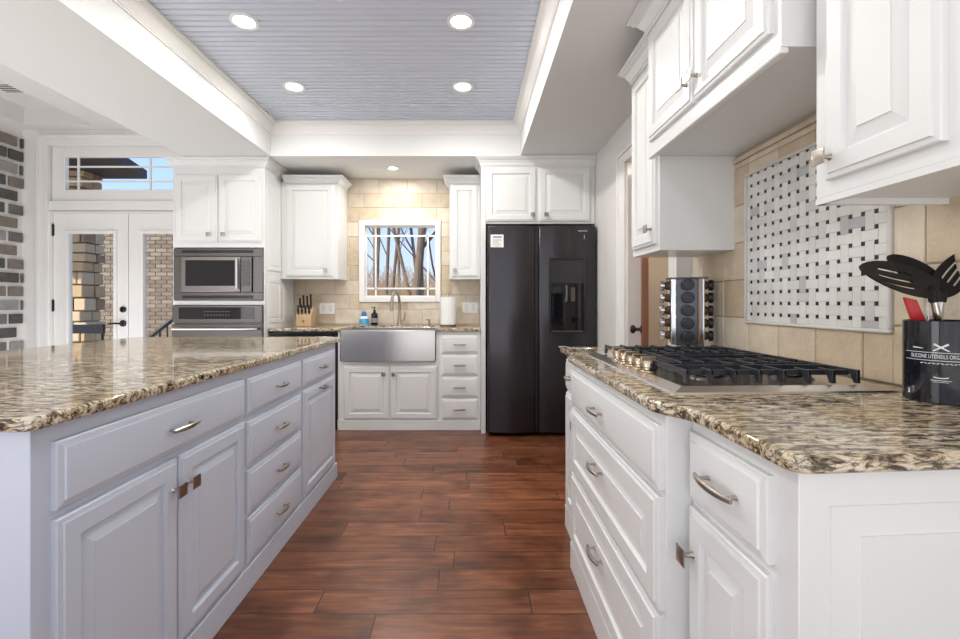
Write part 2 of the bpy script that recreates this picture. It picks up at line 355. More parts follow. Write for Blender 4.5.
# left wall of dark rustic brick with white mortar
struct('wall_left', MB().box(XL-.2, XL, YREAR, YD, 0, 3.1), MORT, smooth=False)
b = MB(); rnd = random.Random(8)
tiles(b, [(3.2, YD-.01, .02, L1-.06)], .23, .134, .040, .018, lambda u, w_, d: (XL+d, u, w_), 4, weights=[4, 4, 2, 1.5], jit=.012, rnd=rnd, u0=.09)
struct('trim_4', b, BR, bevel=.004)
# unseen rear wall added to cut the sky light, with open gaps
b = MB(); b.box(XL, 2.6, YREAR-.1, YREAR, 2.25, 3.1); b.box(XL, 2.6, YREAR-.1, YREAR, 0, .75)
for xa, xb in ((XL, -3.7), (-2.3, -1.5), (.3, .9), (1.9, 2.6)): b.box(xa, xb, YREAR-.1, YREAR, .75, 2.25)
struct('wall_rear_baffle', b, WALL, smooth=False)
# ------------------------------------------------------------ tile work
def back(u, w_, d): return (u, YB-.004-d, w_)
ez = .045
b = MB()
for q_ in ((-1.84, wx0+.005, .93, HS), (wx1-.005, .088, .93, HS), (wx0+.005, wx1-.005, .93, wz0+.005), (wx0+.005, wx1-.005, wz1-.005, HS)): b.box(q_[0], q_[1], YB-.006, YB-.0005, q_[2], q_[3], 4)
tiles(b, [(-1.84, wx0-ez+.01, .931, HS), (wx1+ez-.01, .088, .931, HS), (wx0-ez+.01, wx1+ez-.01, .931, wz0-.03), (wx0-ez+.01, wx1+ez-.01, wz1+.03, HS)], .305, .152, .004, .006, back, 4, w0=.03, u0=.1)
o = struct('trim_5', b, TR+[GROUT])
def rw(u, w_, d): return (XR2-.004-d, u, w_)
my0, my1, mz0, mz1 = 1.274, 1.927, 1.085, 1.70
b = MB().box(XR2-.006, XR2-.0005, .3, YJ-.02, .93, 2.0, 4)
tiles(b, [(.3, my0-.012, .931, 1.78), (my1+.012, YJ-.02, .931, 1.78), (my0-.012, my1+.012, .931, mz0-.012), (my0-.012, my1+.012, mz1+.012, 1.78)], .187, .165, .004, .007, rw, 4, w0=.106, u0=.052, off=.0, weights=[2, 3, 2, 2], rnd=random.Random(5))
b.box(XR2-.02, XR2-.006, 1.17, 2.02, 1.782, 1.80, 1)
struct('trim_6', b, TR+[GROUT])
# basketweave mosaic panel framed by a thin liner
s_ = .0450; d_ = .0130; g = .0006
b = MB().box(XR2-.009, XR2-.004, my0, my1, mz0, mz1, 4)
rnd = random.Random(11)
def mt(u0, u1, w0, w1, mi, dd=.004):
    u0, u1, w0, w1 = max(u0, my0), min(u1, my1), max(w0, mz0), min(w1, mz1)
    if u1-u0 > .003 and w1-w0 > .003: b.box(XR2-.009-dd, XR2-.009, u0+g, u1-g, w0+g, w1-g, mi)
uu0 = 1.312-d_/2; ww0 = mz0+.022
for i in range(-2, 16):
    for j in range(-2, 16):
        U = uu0+i*s_; W = ww0+j*s_
        mt(U, U+d_, W, W+d_, 5, .0045)
        mi = rnd.choices([0, 1, 2, 3], [8, 6, 2, .7])[0]
        if (i+j) % 2: mt(U, U+s_+d_, W+d_, W+s_, mi)
        else: mt(U+d_, U+s_, W, W+s_+d_, mi)
mos = tag(b.build('mosaic_panel', MB_+[MGROUT, MDOT], None, smooth=False), 'white marble basketweave mosaic panel with black dots behind the cooktop', 'mosaic panel')
b = MB()
for a in ((my0-.012, my1+.012, mz0-.012, mz0), (my0-.012, my1+.012, mz1, mz1+.012), (my0-.012, my0, mz0, mz1), (my1, my1+.012, mz0, mz1)):
    b.box(XR2-.02, XR2-.004, *a)
relabel(b.build('border', mat('liner_stone', (.62, .60, .56), .35), mos, bevel=.004), 'pale stone liner around the mosaic')
# ------------------------------------------------------------ windows and doors
def pane(name, x0, x1, z0, z1, y, parent): return MB().box(x0, x1, y, y+.004, z0, z1).build(name, GLASS, parent, smooth=False)
def frame_mb(x0, x1, z0, z1, t, y0, y1, b=None):
    b = b or MB(); b.box(x0, x0+t, y0, y1, z0, z1); b.box(x1-t, x1, y0, y1, z0, z1); b.box(x0+t, x1-t, y0, y1, z0, z0+t); b.box(x0+t, x1-t, y0, y1, z1-t, z1); return b
win = bpy.data.objects.new('window_1', None); COL.objects.link(win); win['kind'] = 'structure'
b = frame_mb(wx0-.04, wx1+.027, wz0-.035, wz1+.03, .055, YB-.024, YB+.03); frame_mb(wx0+.012, wx1-.015, wz0+.015, wz1-.02, .018, YB+.03, YB+.06, b)
b.build('frame', TRIM, win, bevel=.004)
b = MB()
for px in (374.9, 427.5): X = (px-471)/95.3; b.box(X-.009, X+.009, YB+.035, YB+.05, wz0+.02, wz1-.02)
for pv in (235.4, 288.4): Z = H_CAM+(303-pv)/95.3; b.box(wx0+.02, wx1-.02, YB+.035, YB+.05, Z-.009, Z+.009)
b.build('muntin', TRIM, win, bevel=.002)
pane('pane', wx0+.02, wx1-.02, wz0+.02, wz1-.02, YB+.052, win)
# patio double door
def dX(px): return (px-471)/100
for nm, x0, x1, gx0, gx1, lever in (('door_1', -4.205, -3.452, -4.05, -3.59, True), ('door_2', -3.446, -2.712, -3.30, -2.84, False)):
    d = bpy.data.objects.new(nm, None); COL.objects.link(d); d['kind'] = 'structure'
    gz0, gz1 = .25, 1.86
    b = MB(); y0, y1 = YD+.03, YD+.075
    b.box(x0, gx0, y0, y1, .01, 2.06); b.box(gx1, x1, y0, y1, .01, 2.06); b.box(gx0, gx1, y0, y1, .01, gz0); b.box(gx0, gx1, y0, y1, gz1, 2.06)
    b.build('door_leaf', TRIM, d, bevel=.002)
    frame_mb(gx0-.03, gx1+.03, gz0-.03, gz1+.03, .035, y0-.012, y0).build('glass_frame', TRIM, d, bevel=.004)
    pane('pane', gx0, gx1, gz0, gz1, YD+.052, d)
    if lever:
        lx = -3.50
        b = MB(); R = Matrix.Translation((lx, y0, .955)) @ Matrix.Rotation(PI/2, 4, 'X')
        b.lathe([(.001, .0), (.033, .0), (.033, .008), (.02, .014), (.012, .014), (.012, .045), (.001, .045)], M=R)
        b.tube([(lx, y0-.045, .955), (lx-.05, y0-.048, .957), (lx-.115, y0-.045, .95)], [.011, .009, .008]); b.build('door_handle', BLACK, d)
        R = Matrix.Translation((lx, y0, 1.095)) @ Matrix.Rotation(PI/2, 4, 'X')
        MB().lathe([(.001, .0), (.031, .0), (.031, .01), (.02, .018), (.001, .018)], M=R).box(lx-.004, lx+.004, y0-.035, y0-.01, 1.08, 1.11).build('deadbolt', BLACK, d)
        for hz in (.42, 1.08, 1.84):
            MB().box(x0-.012, x0+.012, y0-.008, y0+.002, hz, hz+.11).tube([(x0, y0-.008, hz-.006), (x0, y0-.008, hz+.116)], .008).build('hinge', BLACK, d)
tw_ = bpy.data.objects.new('window_2', None); COL.objects.link(tw_); tw_['kind'] = 'structure'
frame_mb(ox0+.01, ox1-.01, 2.17, 2.76, .13, YD+.02, YD+.07).build('frame', TRIM, tw_, bevel=.005)
b = MB()
for X in (-3.96, -3.235): b.box(X-.008, X+.008, YD+.035, YD+.05, 2.29, 2.64)
for Z in (2.387, 2.534): b.box(ox0+.13, ox1-.13, YD+.036, YD+.049, Z-.008, Z+.008)
b.build('muntin', TRIM, tw_); pane('pane', ox0+.12, ox1-.12, 2.29, 2.64, YD+.055, tw_)
b = MB(); frame_mb(-4.32, ox1+.012, -.12, 2.83, .10, YD-.022, YD, b); b.v = [(x, y, max(z, 0)) for x, y, z in b.v]
frame_mb(-4.325, ox1+.014, -.12, 2.835, .028, YD-.032, YD-.022, b); b.v = [(x, y, max(z, 0)) for x, y, z in b.v]
struct('trim_7', b, TRIM, bevel=.003)
b = MB(); frame_mb(ox0-.001, ox1+.001, -.02, 2.075, .014, YD-.006, YD+.03, b); b.v = [(x, y, max(z, 0)) for x, y, z in b.v]; struct('trim_8', b, TRIM)
# stained door standing ajar inside the right opening
d = bpy.data.objects.new('door_3', None); COL.objects.link(d); d['kind'] = 'structure'; d.location = (1.135, 2.93, 0); d.rotation_euler = (0, 0, -math.atan2(.345, 1)+0)
b = MB().box(-.02, .02, 0, .66, .01, 2.1); b.build('door_leaf', DWOOD, d, bevel=.003)
R = Matrix.Translation((-.02, .06, .985)) @ Matrix.Rotation(-PI/2, 4, 'Y')
MB().lathe([(.001, 0), (.028, 0), (.028, .006), (.012, .012), (.011, .035), (.026, .045), (.03, .058), (.022, .07), (.001, .073)], M=R).build('door_knob', BLACK, d)
# ceiling vent
v = thing('ceiling_vent', 'small white air vent in the recess of the left ceiling', 'vent', (-4.02, 3.96, L2))
MB().box(-.16, .16, -.09, .09, -.012, 0).build('frame', TRIM, v)
b = MB()
for k in range(5): b.box(-.14, .14, -.07+k*.032, -.058+k*.032, -.0135, -.012)
b.build('slot', DARK, v)
# ------------------------------------------------------------ recessed lights
def can(x, y, z, label, r=.075, en=9):
    o = thing('recessed_light', label, 'ceiling light', (x, y, z), 0, 'recessed ceiling lights')
    MB().lathe([(r*.74, -.001), (r*.78, -.006), (r*1.02, -.007), (r*1.05, -.0005)], seg=32).build('trim_ring', WHITEP, o)
    MB().lathe([(.001, -.002), (r*.76, -.002), (r*.76, -.0008), (.001, -.0008)], seg=32).build('lens', LAMP, o)
    l = light('recessed_lamp', 'AREA', (x, y, z-.012), (0, 0, 0), en*.33, (1, .965, .915), shape='DISK', size=r*1.5)
EN = 18; EN2 = 3.5
can(-1.28, 2.54, HT, 'round recessed light in the blue beadboard ceiling, near left', en=EN)
can(-.057, 2.54, HT, 'round recessed light in the blue beadboard ceiling, near right', en=EN)
can(-1.30, 3.305, HT, 'round recessed light in the blue beadboard ceiling, far left corner', en=EN)
can(-.06, 3.305, HT, 'round recessed light in the blue beadboard ceiling, far right', en=EN)
for q_, nm_ in ((1.77, 'second'), (1.0, 'third'), (.23, 'fourth')):  # extra rows added out of view to brighten the right run and counter
    can(-1.29, q_, HT, 'round recessed light in the blue beadboard ceiling, added out of view, left file, %s from the camera side' % nm_, en=EN2); can(-.058, q_, HT, 'round recessed light in the blue beadboard ceiling, added out of view, right file, %s from the camera side' % nm_, en=EN2)
can((393-471)*4.33/450, 4.33, HS, 'small recessed light in the grey soffit above the sink window', r=.055, en=14)
# ------------------------------------------------------------ cabinet kit (local: x = width, front faces -y at y=0, z up)
DOOR = [(0, -.002), (0, .011), (.003, .0140), (.013, .0155), (.0145, .0200), (.054, .020), (.057, .016), (.059, .0095), (.063, .0090), (.094, .0160), (.0945, .0190)]
DRAW = [(0, -.002), (0, .011), (.003, .0135), (.016, .0160), (.0175, .0200), (.02, .0205)]
def front(kind, p, x0, x1, z0, z1, m, hw=None, hm=None, y=0):
    """one door or drawer front, with its pull or knob as a sub-part"""
    prof = DOOR if kind != 'drawer' else DRAW
    sc = min(1, (x1-x0)/.26, (z1-z0)/.24) if prof is DOOR else 1
    b = MB().rings(x0, x1, z0, z1, [(i*sc, d) for i, d in prof], y)
    o = b.build('drawer' if kind.startswith('drawer') else ('panel' if kind == 'panel' else 'door'), m, p, angle=12)
    if hw:
        t, hx, hz = hw[:3]; yy = y-.0205
        if t == 'pull':
            l = hw[3] if len(hw) > 3 else .055
            b = MB(); pts = []
            for k in range(13):
                a = -1+2*k/12; pts.append((hx+a*l, yy-.020-.010*(1-a*a), hz))
            b.tube(pts, [.0040+.0024*(1-abs(-1+2*k/12)**2) for k in range(13)], seg=10, flat=1.25)
            for sgn in (-1, 1): b.tube([(hx+sgn*l*.72, yy+.001, hz), (hx+sgn*l*.72, yy-.012, hz), (hx+sgn*l*.72, yy-.025, hz)], [.0055, .0036, .0042])
            b.build('handle', NICK, o)
        else:
            b = MB(); b.tube([(hx, yy+.001, hz), (hx, yy-.004, hz), (hx, yy-.018, hz), (hx, yy-.024, hz)], [.0085, .0055, .0045, .008], seg=14)
            r = .0185; vs = []
            for yo, rr in ((-.023, .62), (-.026, 1.0), (-.029, 1.0)): vs += [(hx-r*rr, yy+yo, hz-r*rr), (hx+r*rr, yy+yo, hz-r*rr), (hx+r*rr, yy+yo, hz+r*rr), (hx-r*rr, yy+yo, hz+r*rr)]
            vs.append((hx, yy-.033, hz))
            fs = [(3, 2, 1, 0)]+[(i*4+k, i*4+(k+1) % 4, (i+1)*4+(k+1) % 4, (i+1)*4+k) for i in range(2) for k in range(4)]+[(8+k, 8+(k+1) % 4, 12) for k in range(4)]
            b.add(vs, fs); b.build('knob', NICK, o)
    return o
CR = lambda zt, pj=.07, h=.095: [(0, zt-h), (.010, zt-h), (.010, zt-h*.88), (.015, zt-h*.86), (.015, zt-h*.76), (pj*.35, zt-h*.62), (pj*.52, zt-h*.42), (pj*.70, zt-h*.32), (pj*.76, zt-h*.30), (pj*.76, zt-h*.22), (pj*.9, zt-h*.17), (pj*.92, zt-h*.12), (pj, zt-h*.12), (pj, zt-.001), (0, zt-.001)]
def cabinet(label, cat, loc, rz, W, D, z0, z1, m, name='base_cabinet', group=None, board=0, bp=.014):
    o = thing(name, label, cat, loc, rz, group)
    b = MB().box(.0005, W-.0005, 0, D, z0, z1); b.build('body', m, o, bevel=.0015)
    if board: MB().box(0, W, -bp, 0, 0, board).build('toe_board', m, o, bevel=.003)
    return o
# ---------------- island
XI = -.905
def isl(label, y0, y1): return cabinet(label, 'cabinet', (XI, y0, 0), PI/2, y1-y0, 1.22, .0, .90, ISLE, 'island_cabinet', board=.10)
a = isl('blue grey island cabinet, nearest the camera, with one wide drawer over two doors', .923, 1.784)
f0 = .923
front('drawer', a, .968-f0, 1.772-f0, .712, .861, ISLE, ('pull', 1.37-f0, .785, .062))
front('door', a, .968-f0, 1.366-f0, .118, .692, ISLE, ('knob', 1.340-f0, .602)); front('door', a, 1.376-f0, 1.772-f0, .118, .692, ISLE, ('knob', 1.408-f0, .602))
front('panel', a, .0, .001, .2, .2001, ISLE) if False else None
a = isl('blue grey island cabinet with a stack of four drawers', 1.784, 2.377); f0 = 1.784
for z0, z1 in ((.709, .857), (.507, .682), (.316, .487), (.118, .296)): front('drawer', a, .014, 2.363-f0, z0, z1, ISLE, ('pull', .30, (z0+z1)/2, .055))
a = isl('blue grey island cabinet at the far end with drawer over a pull-out door', 2.377, 3.0); f0 = 2.377
front('drawer', a, .014, 2.945-f0, .712, .857, ISLE, ('pull', .29, .785, .055)); front('door', a, .014, 2.945-f0, .118, .692, ISLE, ('pull', .29, .665, .055))
def rc(pts, radii, seg=8):
    out = []; n = len(pts)
    for i in range(n):
        p = Vector(pts[i]); a_ = Vector(pts[i-1]); c_ = Vector(pts[(i+1) % n]); r = radii[i]
        if r <= 0: out.append(tuple(p)); continue
        u = (a_-p).normalized(); v_ = (c_-p).normalized(); p0 = p+u*r; p1 = p+v_*r
        for k in range(seg+1):
            t = k/seg; q = p0*(1-t)**2+p*2*t*(1-t)+p1*t*t; out.append(tuple(q))
    return out
def worktop(poly, z0, z1, name, label):
    o = MB().prism(poly, z0, z1).build(name, GRAN, None, bevel=.009, seg=4, angle=50); return tag(o, label, 'countertop')
worktop(rc([(-2.266, .895), (-.875, .895), (-.875, 3.05), (-2.266, 3.05)], [.03, .035, .03, .03]), .9005, .93, 'island_countertop', 'polished speckled cream granite countertop on the blue grey island')
# ---------------- right run
XF = .51
def shear_end(o):   # the open end of this run is not quite square to its front
    for ch in [o]+list(o.children_recursive):
        pass
def rightcab(label, y0, y1, xf, z1=.90): return cabinet(label, 'cabinet', (xf, y1, 0), -PI/2, y1-y0, XR2-.006-xf, 0, z1, WHITE, 'base_cabinet', board=.115)
a = rightcab('white base cabinet left of the fridge-side cooktop end, narrow drawer over door', 1.981, 2.345, .503); relabel(a, 'narrow white base cabinet at the far end of the cooktop run')
front('drawer', a, .03, .34, .723, .874, WHITE, ('pull', .19, .80, .05)); front('door', a, .03, .34, .125, .705, WHITE, ('knob', .30, .60))
a = rightcab('wide white base cabinet under the cooktop with three deep drawers', 1.036, 1.979, .45)
front('drawer', a, .03, .930, .723, .874, WHITE, ('pull', .46, .795, .06)); front('drawer_panel', a, .03, .930, .442, .707, WHITE, ('pull', .46, .60, .06)); front('drawer_panel', a, .03, .930, .128, .430, WHITE, ('pull', .46, .31, .06))
# near cabinet: slightly skewed end
a = thing('base_cabinet', 'white base cabinet nearest the camera with drawer, door and panelled end', 'cabinet', (XF, 1.034, 0), -PI/2)
W = 1.034-.70; SK = .075; D = XR2-.006-XF
MB().prism([(0, 0), (W, 0), (W-SK*D, D), (0, D)], 0, .90).build('body', WHITE, a, bevel=.0015)
MB().box(0, W, -.014, 0, 0, .115).build('toe_board', WHITE, a, bevel=.003)
front('drawer', a, .01, W-.055, .72, .87, WHITE, ('pull', .155, .80, .066)); front('door', a, .01, W-.055, .125, .70, WHITE, ('knob', .04, .603))
pe = MB().rings(0, D-.10, .10, .842, [(0, -.002), (0, .0015), (.003, .0015), (.045, .0065), (.0455, .0085)]).build('panel', WHITE, a, angle=12)
pe.data.transform(Matrix.Translation((W-SK*.052, .052, 0)) @ Matrix.Rotation(math.atan(SK)+PI/2, 4, 'Z'))
pe.data.transform(Matrix.Scale(1, 4)); 
cx0 = .425
poly = [(XR2-.008, 2.375), (.465, 2.375), (.465, 2.03), (cx0, 1.985), (cx0, 1.055), (.482, .985), (.482, .672), (XR2-.008, .672+.075*.7)]
worktop(rc(poly, [0, .03, .02, .02, .035, .05, .04, 0]), .9005, .93, 'cooktop_countertop', 'polished brown speckled granite countertop holding the gas cooktop')
# right upper cabinets
def upper_r(label, y0, y1, xf, z0, z1, group=None):
    return cabinet(label, 'cabinet', (xf, y1, 0), -PI/2, y1-y0, XR2-.002-xf, z0, z1, WHITE, 'wall_cabinet')
a = upper_r('white wall cabinet nearest the camera, hanging above the utensil holder', .78, 1.132, .868, 1.42, HS-.06)
front('door', a, .045, .315, 1.455, HS-.12, WHITE, ('knob', .068, 1.505))
b = MB().box(0, .352, -.001, .018, 1.405, 1.42).box(0, .018, 0, XR2-.01-.868, 1.405, 1.42); b.build('light_rail', WHITE, a)
MB().sweep([(0, XR2-.01-.868), (0, 0), (.352, 0)], [(o_, z_) for o_, z_ in CR(HS-.002, .08, .10)]).build('crown', WHITE, a, angle=20)
a = upper_r('large white wall cabinet with two doors above the cooktop', 1.156, 2.018, .798, 1.82, HS-.05)
front('door', a, .03, .425, 1.87, HS-.12, WHITE, ('knob', .395, 1.945)); front('door', a, .437, .832, 1.87, HS-.12, WHITE, ('knob', .467, 1.945))
b = MB().box(.0, .862, -.004, .02, 1.803, 1.8195); b.build('light_rail', WHITE, a, bevel=.004)
MB().sweep([(0, .30), (0, 0), (.862, 0), (.862, .30)], CR(HS-.002, .075, .095)).build('crown', WHITE, a, angle=20)
a = upper_r('short narrow white wall cabinet at the far end, above the spice rack', 2.022, 2.355, .848, 1.398, 2.33)
front('door', a, .022, .312, 1.43, 2.28, WHITE, ('knob', .285, 1.50))
MB().sweep([(0, .30), (0, 0), (.333, 0)], CR(2.385, .06, .085)).build('crown', WHITE, a, angle=20)
# ---------------- back wall run
YF = 4.11
def PX(px, Y): return (px-471)*Y/450
def PZ(v, Y): return H_CAM+(303-v)*Y/450
a = cabinet('white sink base cabinet with two doors below the steel sink', 'cabinet', (-1.215, YF, 0), 0, .915, .6, 0, .90, WHITE, 'base_cabinet', board=.095)
bd = [c for c in a.children if c.name.startswith('body')][0]; me = bd.data
MBB = MB().box(.0005, .9145, 0, .6, 0, .625).box(.0005, .018, 0, .6, .625, .90).box(.897, .9145, 0, .6, .625, .90); nm = MBB.build('tmp', WHITE); bd.data = nm.data; bpy.data.objects.remove(nm)
x0 = -1.215
front('door', a, -1.16-x0, -.742-x0, .10, .585, WHITE, ('knob', -.79-x0, .515)); front('door', a, -.735-x0, -.31-x0, .10, .585, WHITE, ('knob', -.70-x0, .515))
a = cabinet('white base cabinet with four small drawers beside the refrigerator', 'cabinet', (-.2995, YF, 0), 0, .387, .6, 0, .90, WHITE, 'base_cabinet', board=.095)
for v0, v1 in ((335.5, 353), (355, 375), (376.8, 396.8), (398.8, 418.8)): front('drawer', a, .032, .363, PZ(v1, YF), PZ(v0, YF), WHITE, ('pull', .195, (PZ(v0, YF)+PZ(v1, YF))/2, .055))
# worktop in two pieces joined behind the sink
b = MB(); yF = YF-.03
b.prism(rc([(-1.843, yF), (-1.186, yF), (-1.186, 4.56), (-.325, 4.56), (-.325, yF), (.0875, yF), (.0875, YB-.012), (-1.843, YB-.012)], [0, .02, 0, 0, .02, 0, 0, 0]), .9005, .93)
tag(b.build('sink_countertop', GRAN, None, bevel=.008, seg=3, angle=50), 'speckled granite countertop along the back wall around the sink', 'countertop')
# farmhouse sink
a = thing('farmhouse_sink', 'wide stainless steel apron-front farmhouse sink under the window', 'sink', (-.755, YF, 0))
b = MB(); hw = .43; seg = 20
vs = []
for k in range(seg+1):
    t = -1+2*k/seg; vs += [(t*hw*.998, -.022-.028*(1-t*t), .633), (t*hw*.998, -.022-.028*(1-t*t), .905), (t*hw*.998, -.012-.028*(1-t*t), .915), (t*hw*.998, .006, .915), (t*hw*.998, .006, .633)]
fs = []
for k in range(seg):
    for q in range(5): fs.append((k*5+q, (k+1)*5+q, (k+1)*5+(q+1) % 5, k*5+(q+1) % 5))
fs += [(0, 1, 2, 3, 4), tuple(seg*5+i for i in (4, 3, 2, 1, 0))]
b.add(vs, fs); b.build('apron', STEEL, a, angle=40)
b = MB().box(-hw+.001, -hw+.015, .006, .44, .66, .915).box(hw-.015, hw-.001, .006, .44, .66, .915).box(-hw+.015, hw-.015, .425, .44, .66, .915).box(-hw+.015, hw-.015, .006, .44, .65, .66); b.build('basin', STEEL, a, bevel=.003)
# dishwasher
a = thing('dishwasher', 'built-in dishwasher with black edge left of the sink, half hidden by the island', 'dishwasher', (-1.842, YF, 0))
MB().box(.0, .622, .012, .58, 0, .895).build('body', BLACK, a); MB().box(.012, .585, -.02, .010, .12, .855).build('door', STEEL, a, bevel=.004)
MB().box(.012, .585, -.018, .010, .858, .884).build('control_panel', BGLASS, a); MB().tube([(.06, -.05, .80), (.54, -.05, .80)], .009).box(.07, .085, -.05, -.018, .793, .807).box(.515, .53, -.05, -.018, .793, .807).build('handle', STEEL, a)
# oven tower
YO = 4.04
ox, ow = PX(173, YO), PX(265, YO)-PX(173, YO)
a = cabinet('tall white oven cabinet holding the microwave and wall oven', 'cabinet', (ox, YO, 0), 0, ow, YB-.004-YO, 0, 2.41, WHITE, 'oven_cabinet', board=.095)
def ofr(k, p0, p1, v0, v1, hw): front(k, a, PX(p0, YO)-ox, PX(p1, YO)-ox, PZ(v1, YO), PZ(v0, YO), WHITE, hw)
bd = [c for c in a.children if c.name.startswith('body')][0]
nm = MB(); zb_, zt_ = PZ(381, YO), PZ(247.5, YO); zm = PZ(302.6, YO); Dp = YB-.004-YO
nm.box(0, ow, 0, Dp, 0, zb_).box(0, ow, 0, Dp, zt_, 2.41).box(0, .012, 0, Dp, zb_, zt_).box(ow-.012, ow, 0, Dp, zb_, zt_).box(.012, ow-.012, Dp-.02, Dp, zb_, zt_).box(.012, ow-.012, 0, Dp-.02, zm-.02, zm+.018)
nm = nm.build('tmp', WHITE); bd.data = nm.data; bpy.data.objects.remove(nm); bd.modifiers.clear()
ofr('door', 176, 218, 175, 242, ('knob', PX(211, YO)-ox, PZ(235, YO))); ofr('door', 219.3, 262, 175, 242, ('knob', PX(225.5, YO)-ox, PZ(235, YO)))
front('drawer', a, .02, ow-.02, .11, .40, WHITE, ('pull', ow/2, .26))
MB().sweep([(0, .44), (0, 0), (ow, 0), (ow, .66)], CR(HS-.002, .06, .085)).build('crown', WHITE, a, angle=20)
for (q0, q1, z0, z1) in ((.05, .33, .98, 1.38), (.40, .63, .98, 1.34), (.05, .33, 1.46, 2.3)):
    b = MB().rings(q0, q1, z0, z1, [(0, -.002), (0, .006), (.03, .006), (.035, .002), (.05, .006)]); b.v = [(ow-y_, x_, z_) for x_, y_, z_ in b.v]; b.build('panel', WHITE, a, angle=12)
def app(px0, px1, v0, v1, y0, y1, b=None): b = b or MB(); return b.box(PX(px0, YO), PX(px1, YO), YO-y1, YO-y0, PZ(v1, YO), PZ(v0, YO))
mw = thing('microwave', 'built-in dark stainless microwave in the oven tower', 'microwave', (0, 0, 0))
b = MB(); app(174.3, 263.5, 248.5, 256.5, 0, .012, b); app(174.3, 263.5, 292.5, 300, 0, .012, b); app(174.3, 182.5, 256.5, 292.5, 0, .012, b); app(253.5, 263.5, 256.5, 292.5, 0, .012, b); b.build('trim_frame', DSTEEL, mw, bevel=.003)
for q_ in (250.2, 295.5): app(183, 254, q_, q_+3, .0115, .0135).build('vent', BLACK, mw)
b = app(183.2, 242, 257, 292, 0, .03); b.build('door', mat('microwave_steel', (.26, .24, .23), .28, 1), mw, bevel=.004)
app(187.5, 236.5, 260.5, 286, .03, .032).build('window', BGLASS, mw)
b = MB(); xh = PX(239.6, YO); b.tube([(xh, YO-.055, PZ(259, YO)), (xh, YO-.055, PZ(289, YO))], .009); b.box(xh-.006, xh+.006, YO-.055, YO-.03, PZ(262, YO)-.01, PZ(262, YO)); b.box(xh-.006, xh+.006, YO-.055, YO-.03, PZ(287, YO), PZ(287, YO)+.01); b.build('handle', CHROME, mw)
app(242.6, 253.2, 257, 292, 0, .028).build('control_panel', DSTEEL, mw, bevel=.003)
app(244, 251.5, 260.5, 286, .028, .030).build('keypad', BGLASS, mw)
b = MB()
for i in range(3):
    for j in range(6): X = PX(245.7+i*2.1, YO); Z = PZ(265.5+j*3.2, YO); b.box(X-.004, X+.004, YO-.0312, YO-.030, Z-.006, Z+.004)
b.build('buttons', mat('key_print', (.16, .16, .17), .5), mw)
MB().box(ox+.02, ox+ow-.02, YO+.002, YO+.45, zm+.022, zt_-.006).build('body', DSTEEL, mw)
ov = thing('built_in_oven', 'dark stainless wall oven below the microwave, cut off by the island', 'oven', (0, 0, 0))
app(174.3, 263.5, 305.3, 322.5, 0, .03).build('control_panel', DSTEEL, ov, bevel=.003); app(181, 256, 307.3, 319, .03, .032).build('display', BGLASS, ov)
b = MB()
for i in range(9):
    X = PX(207+i*3.0, YO)
    for v_ in (311.5, 315): b.box(X-.005, X+.005, YO-.0332, YO-.032, PZ(v_, YO)-.003, PZ(v_, YO)+.003)
b.build('touch_marks', GREYP, ov)
MB().box(ox+.02, ox+ow-.02, YO+.002, YO+.55, zb_+.006, zm-.024).build('body', DSTEEL, ov)
app(174.3, 263.5, 324, 380, 0, .03).build('door', DSTEEL, ov, bevel=.004); app(186, 251, 338, 370, .03, .032).build('window', BGLASS, ov)
b = MB(); Z = PZ(328.5, YO); b.tube([(PX(177, YO), YO-.065, Z), (PX(261, YO), YO-.065, Z)], .013)
for p_ in (181, 257): b.box(PX(p_, YO)-.012, PX(p_, YO)+.012, YO-.065, YO-.03, Z-.008, Z+.008)
b.build('handle', STEEL, ov)
# back wall cabinets
YU = 4.38
ux0 = ox+ow+.001
a = cabinet('white wall cabinet with one door between oven tower and window', 'cabinet', (ux0, YU, 0), 0, -1.295-ux0, YB-.012-YU, 1.394, 2.335, WHITE, 'wall_cabinet')
front('door', a, PX(286.5, YU)-ux0, PX(334, YU)-ux0, PZ(276.5, YU), PZ(185, YU), WHITE, ('knob', PX(326.5, YU)-ux0, PZ(270.5, YU)))
MB().sweep([(0.03, 0), (-1.295-ux0, 0), (-1.295-ux0, .30)], CR(2.392, .06, .07)).build('crown', WHITE, a, angle=20)
a = cabinet('slim white wall cabinet with one door between window and refrigerator', 'cabinet', (-.21, YU, 0), 0, .298, YB-.012-YU, 1.394, 2.335, WHITE, 'wall_cabinet')
front('door', a, .022, .276, PZ(276.5, YU), PZ(185, YU), WHITE, ('knob', .055, PZ(270.5, YU)))
MB().sweep([(0, .30), (0, 0), (.298, 0)], CR(2.392, .06, .07)).build('crown', WHITE, a, angle=20)
YC = 4.0
cx, cwid = .132, 1.10-.132
a = thing('refrigerator_cabinet', 'white two-door cabinet above the black refrigerator with its side panel', 'cabinet', (.090, YC, 0))
MB().box(.042, 1.010, 0, YB-.01-YC, 1.865, 2.41).build('body', WHITE, a, bevel=.0015)
MB().box(0, .040, 0, YB-.01-YC, 0, 2.41).build('side_panel', WHITE, a, bevel=.0015)
front('door', a, PX(486, YC)-.09, PX(536, YC)-.09, PZ(221.5, YC), PZ(168, YC), WHITE, ('knob', PX(532, YC)-.09, PZ(215.5, YC))); front('door', a, PX(539, YC)-.09, PX(590, YC)-.09, PZ(221.5, YC), PZ(168, YC), WHITE, ('knob', PX(545.5, YC)-.09, PZ(215.5, YC)))
MB().sweep([(0, .3), (0, 0), (1.012, 0)], CR(HS-.002, .055, .08)).build('crown', WHITE, a, angle=20)
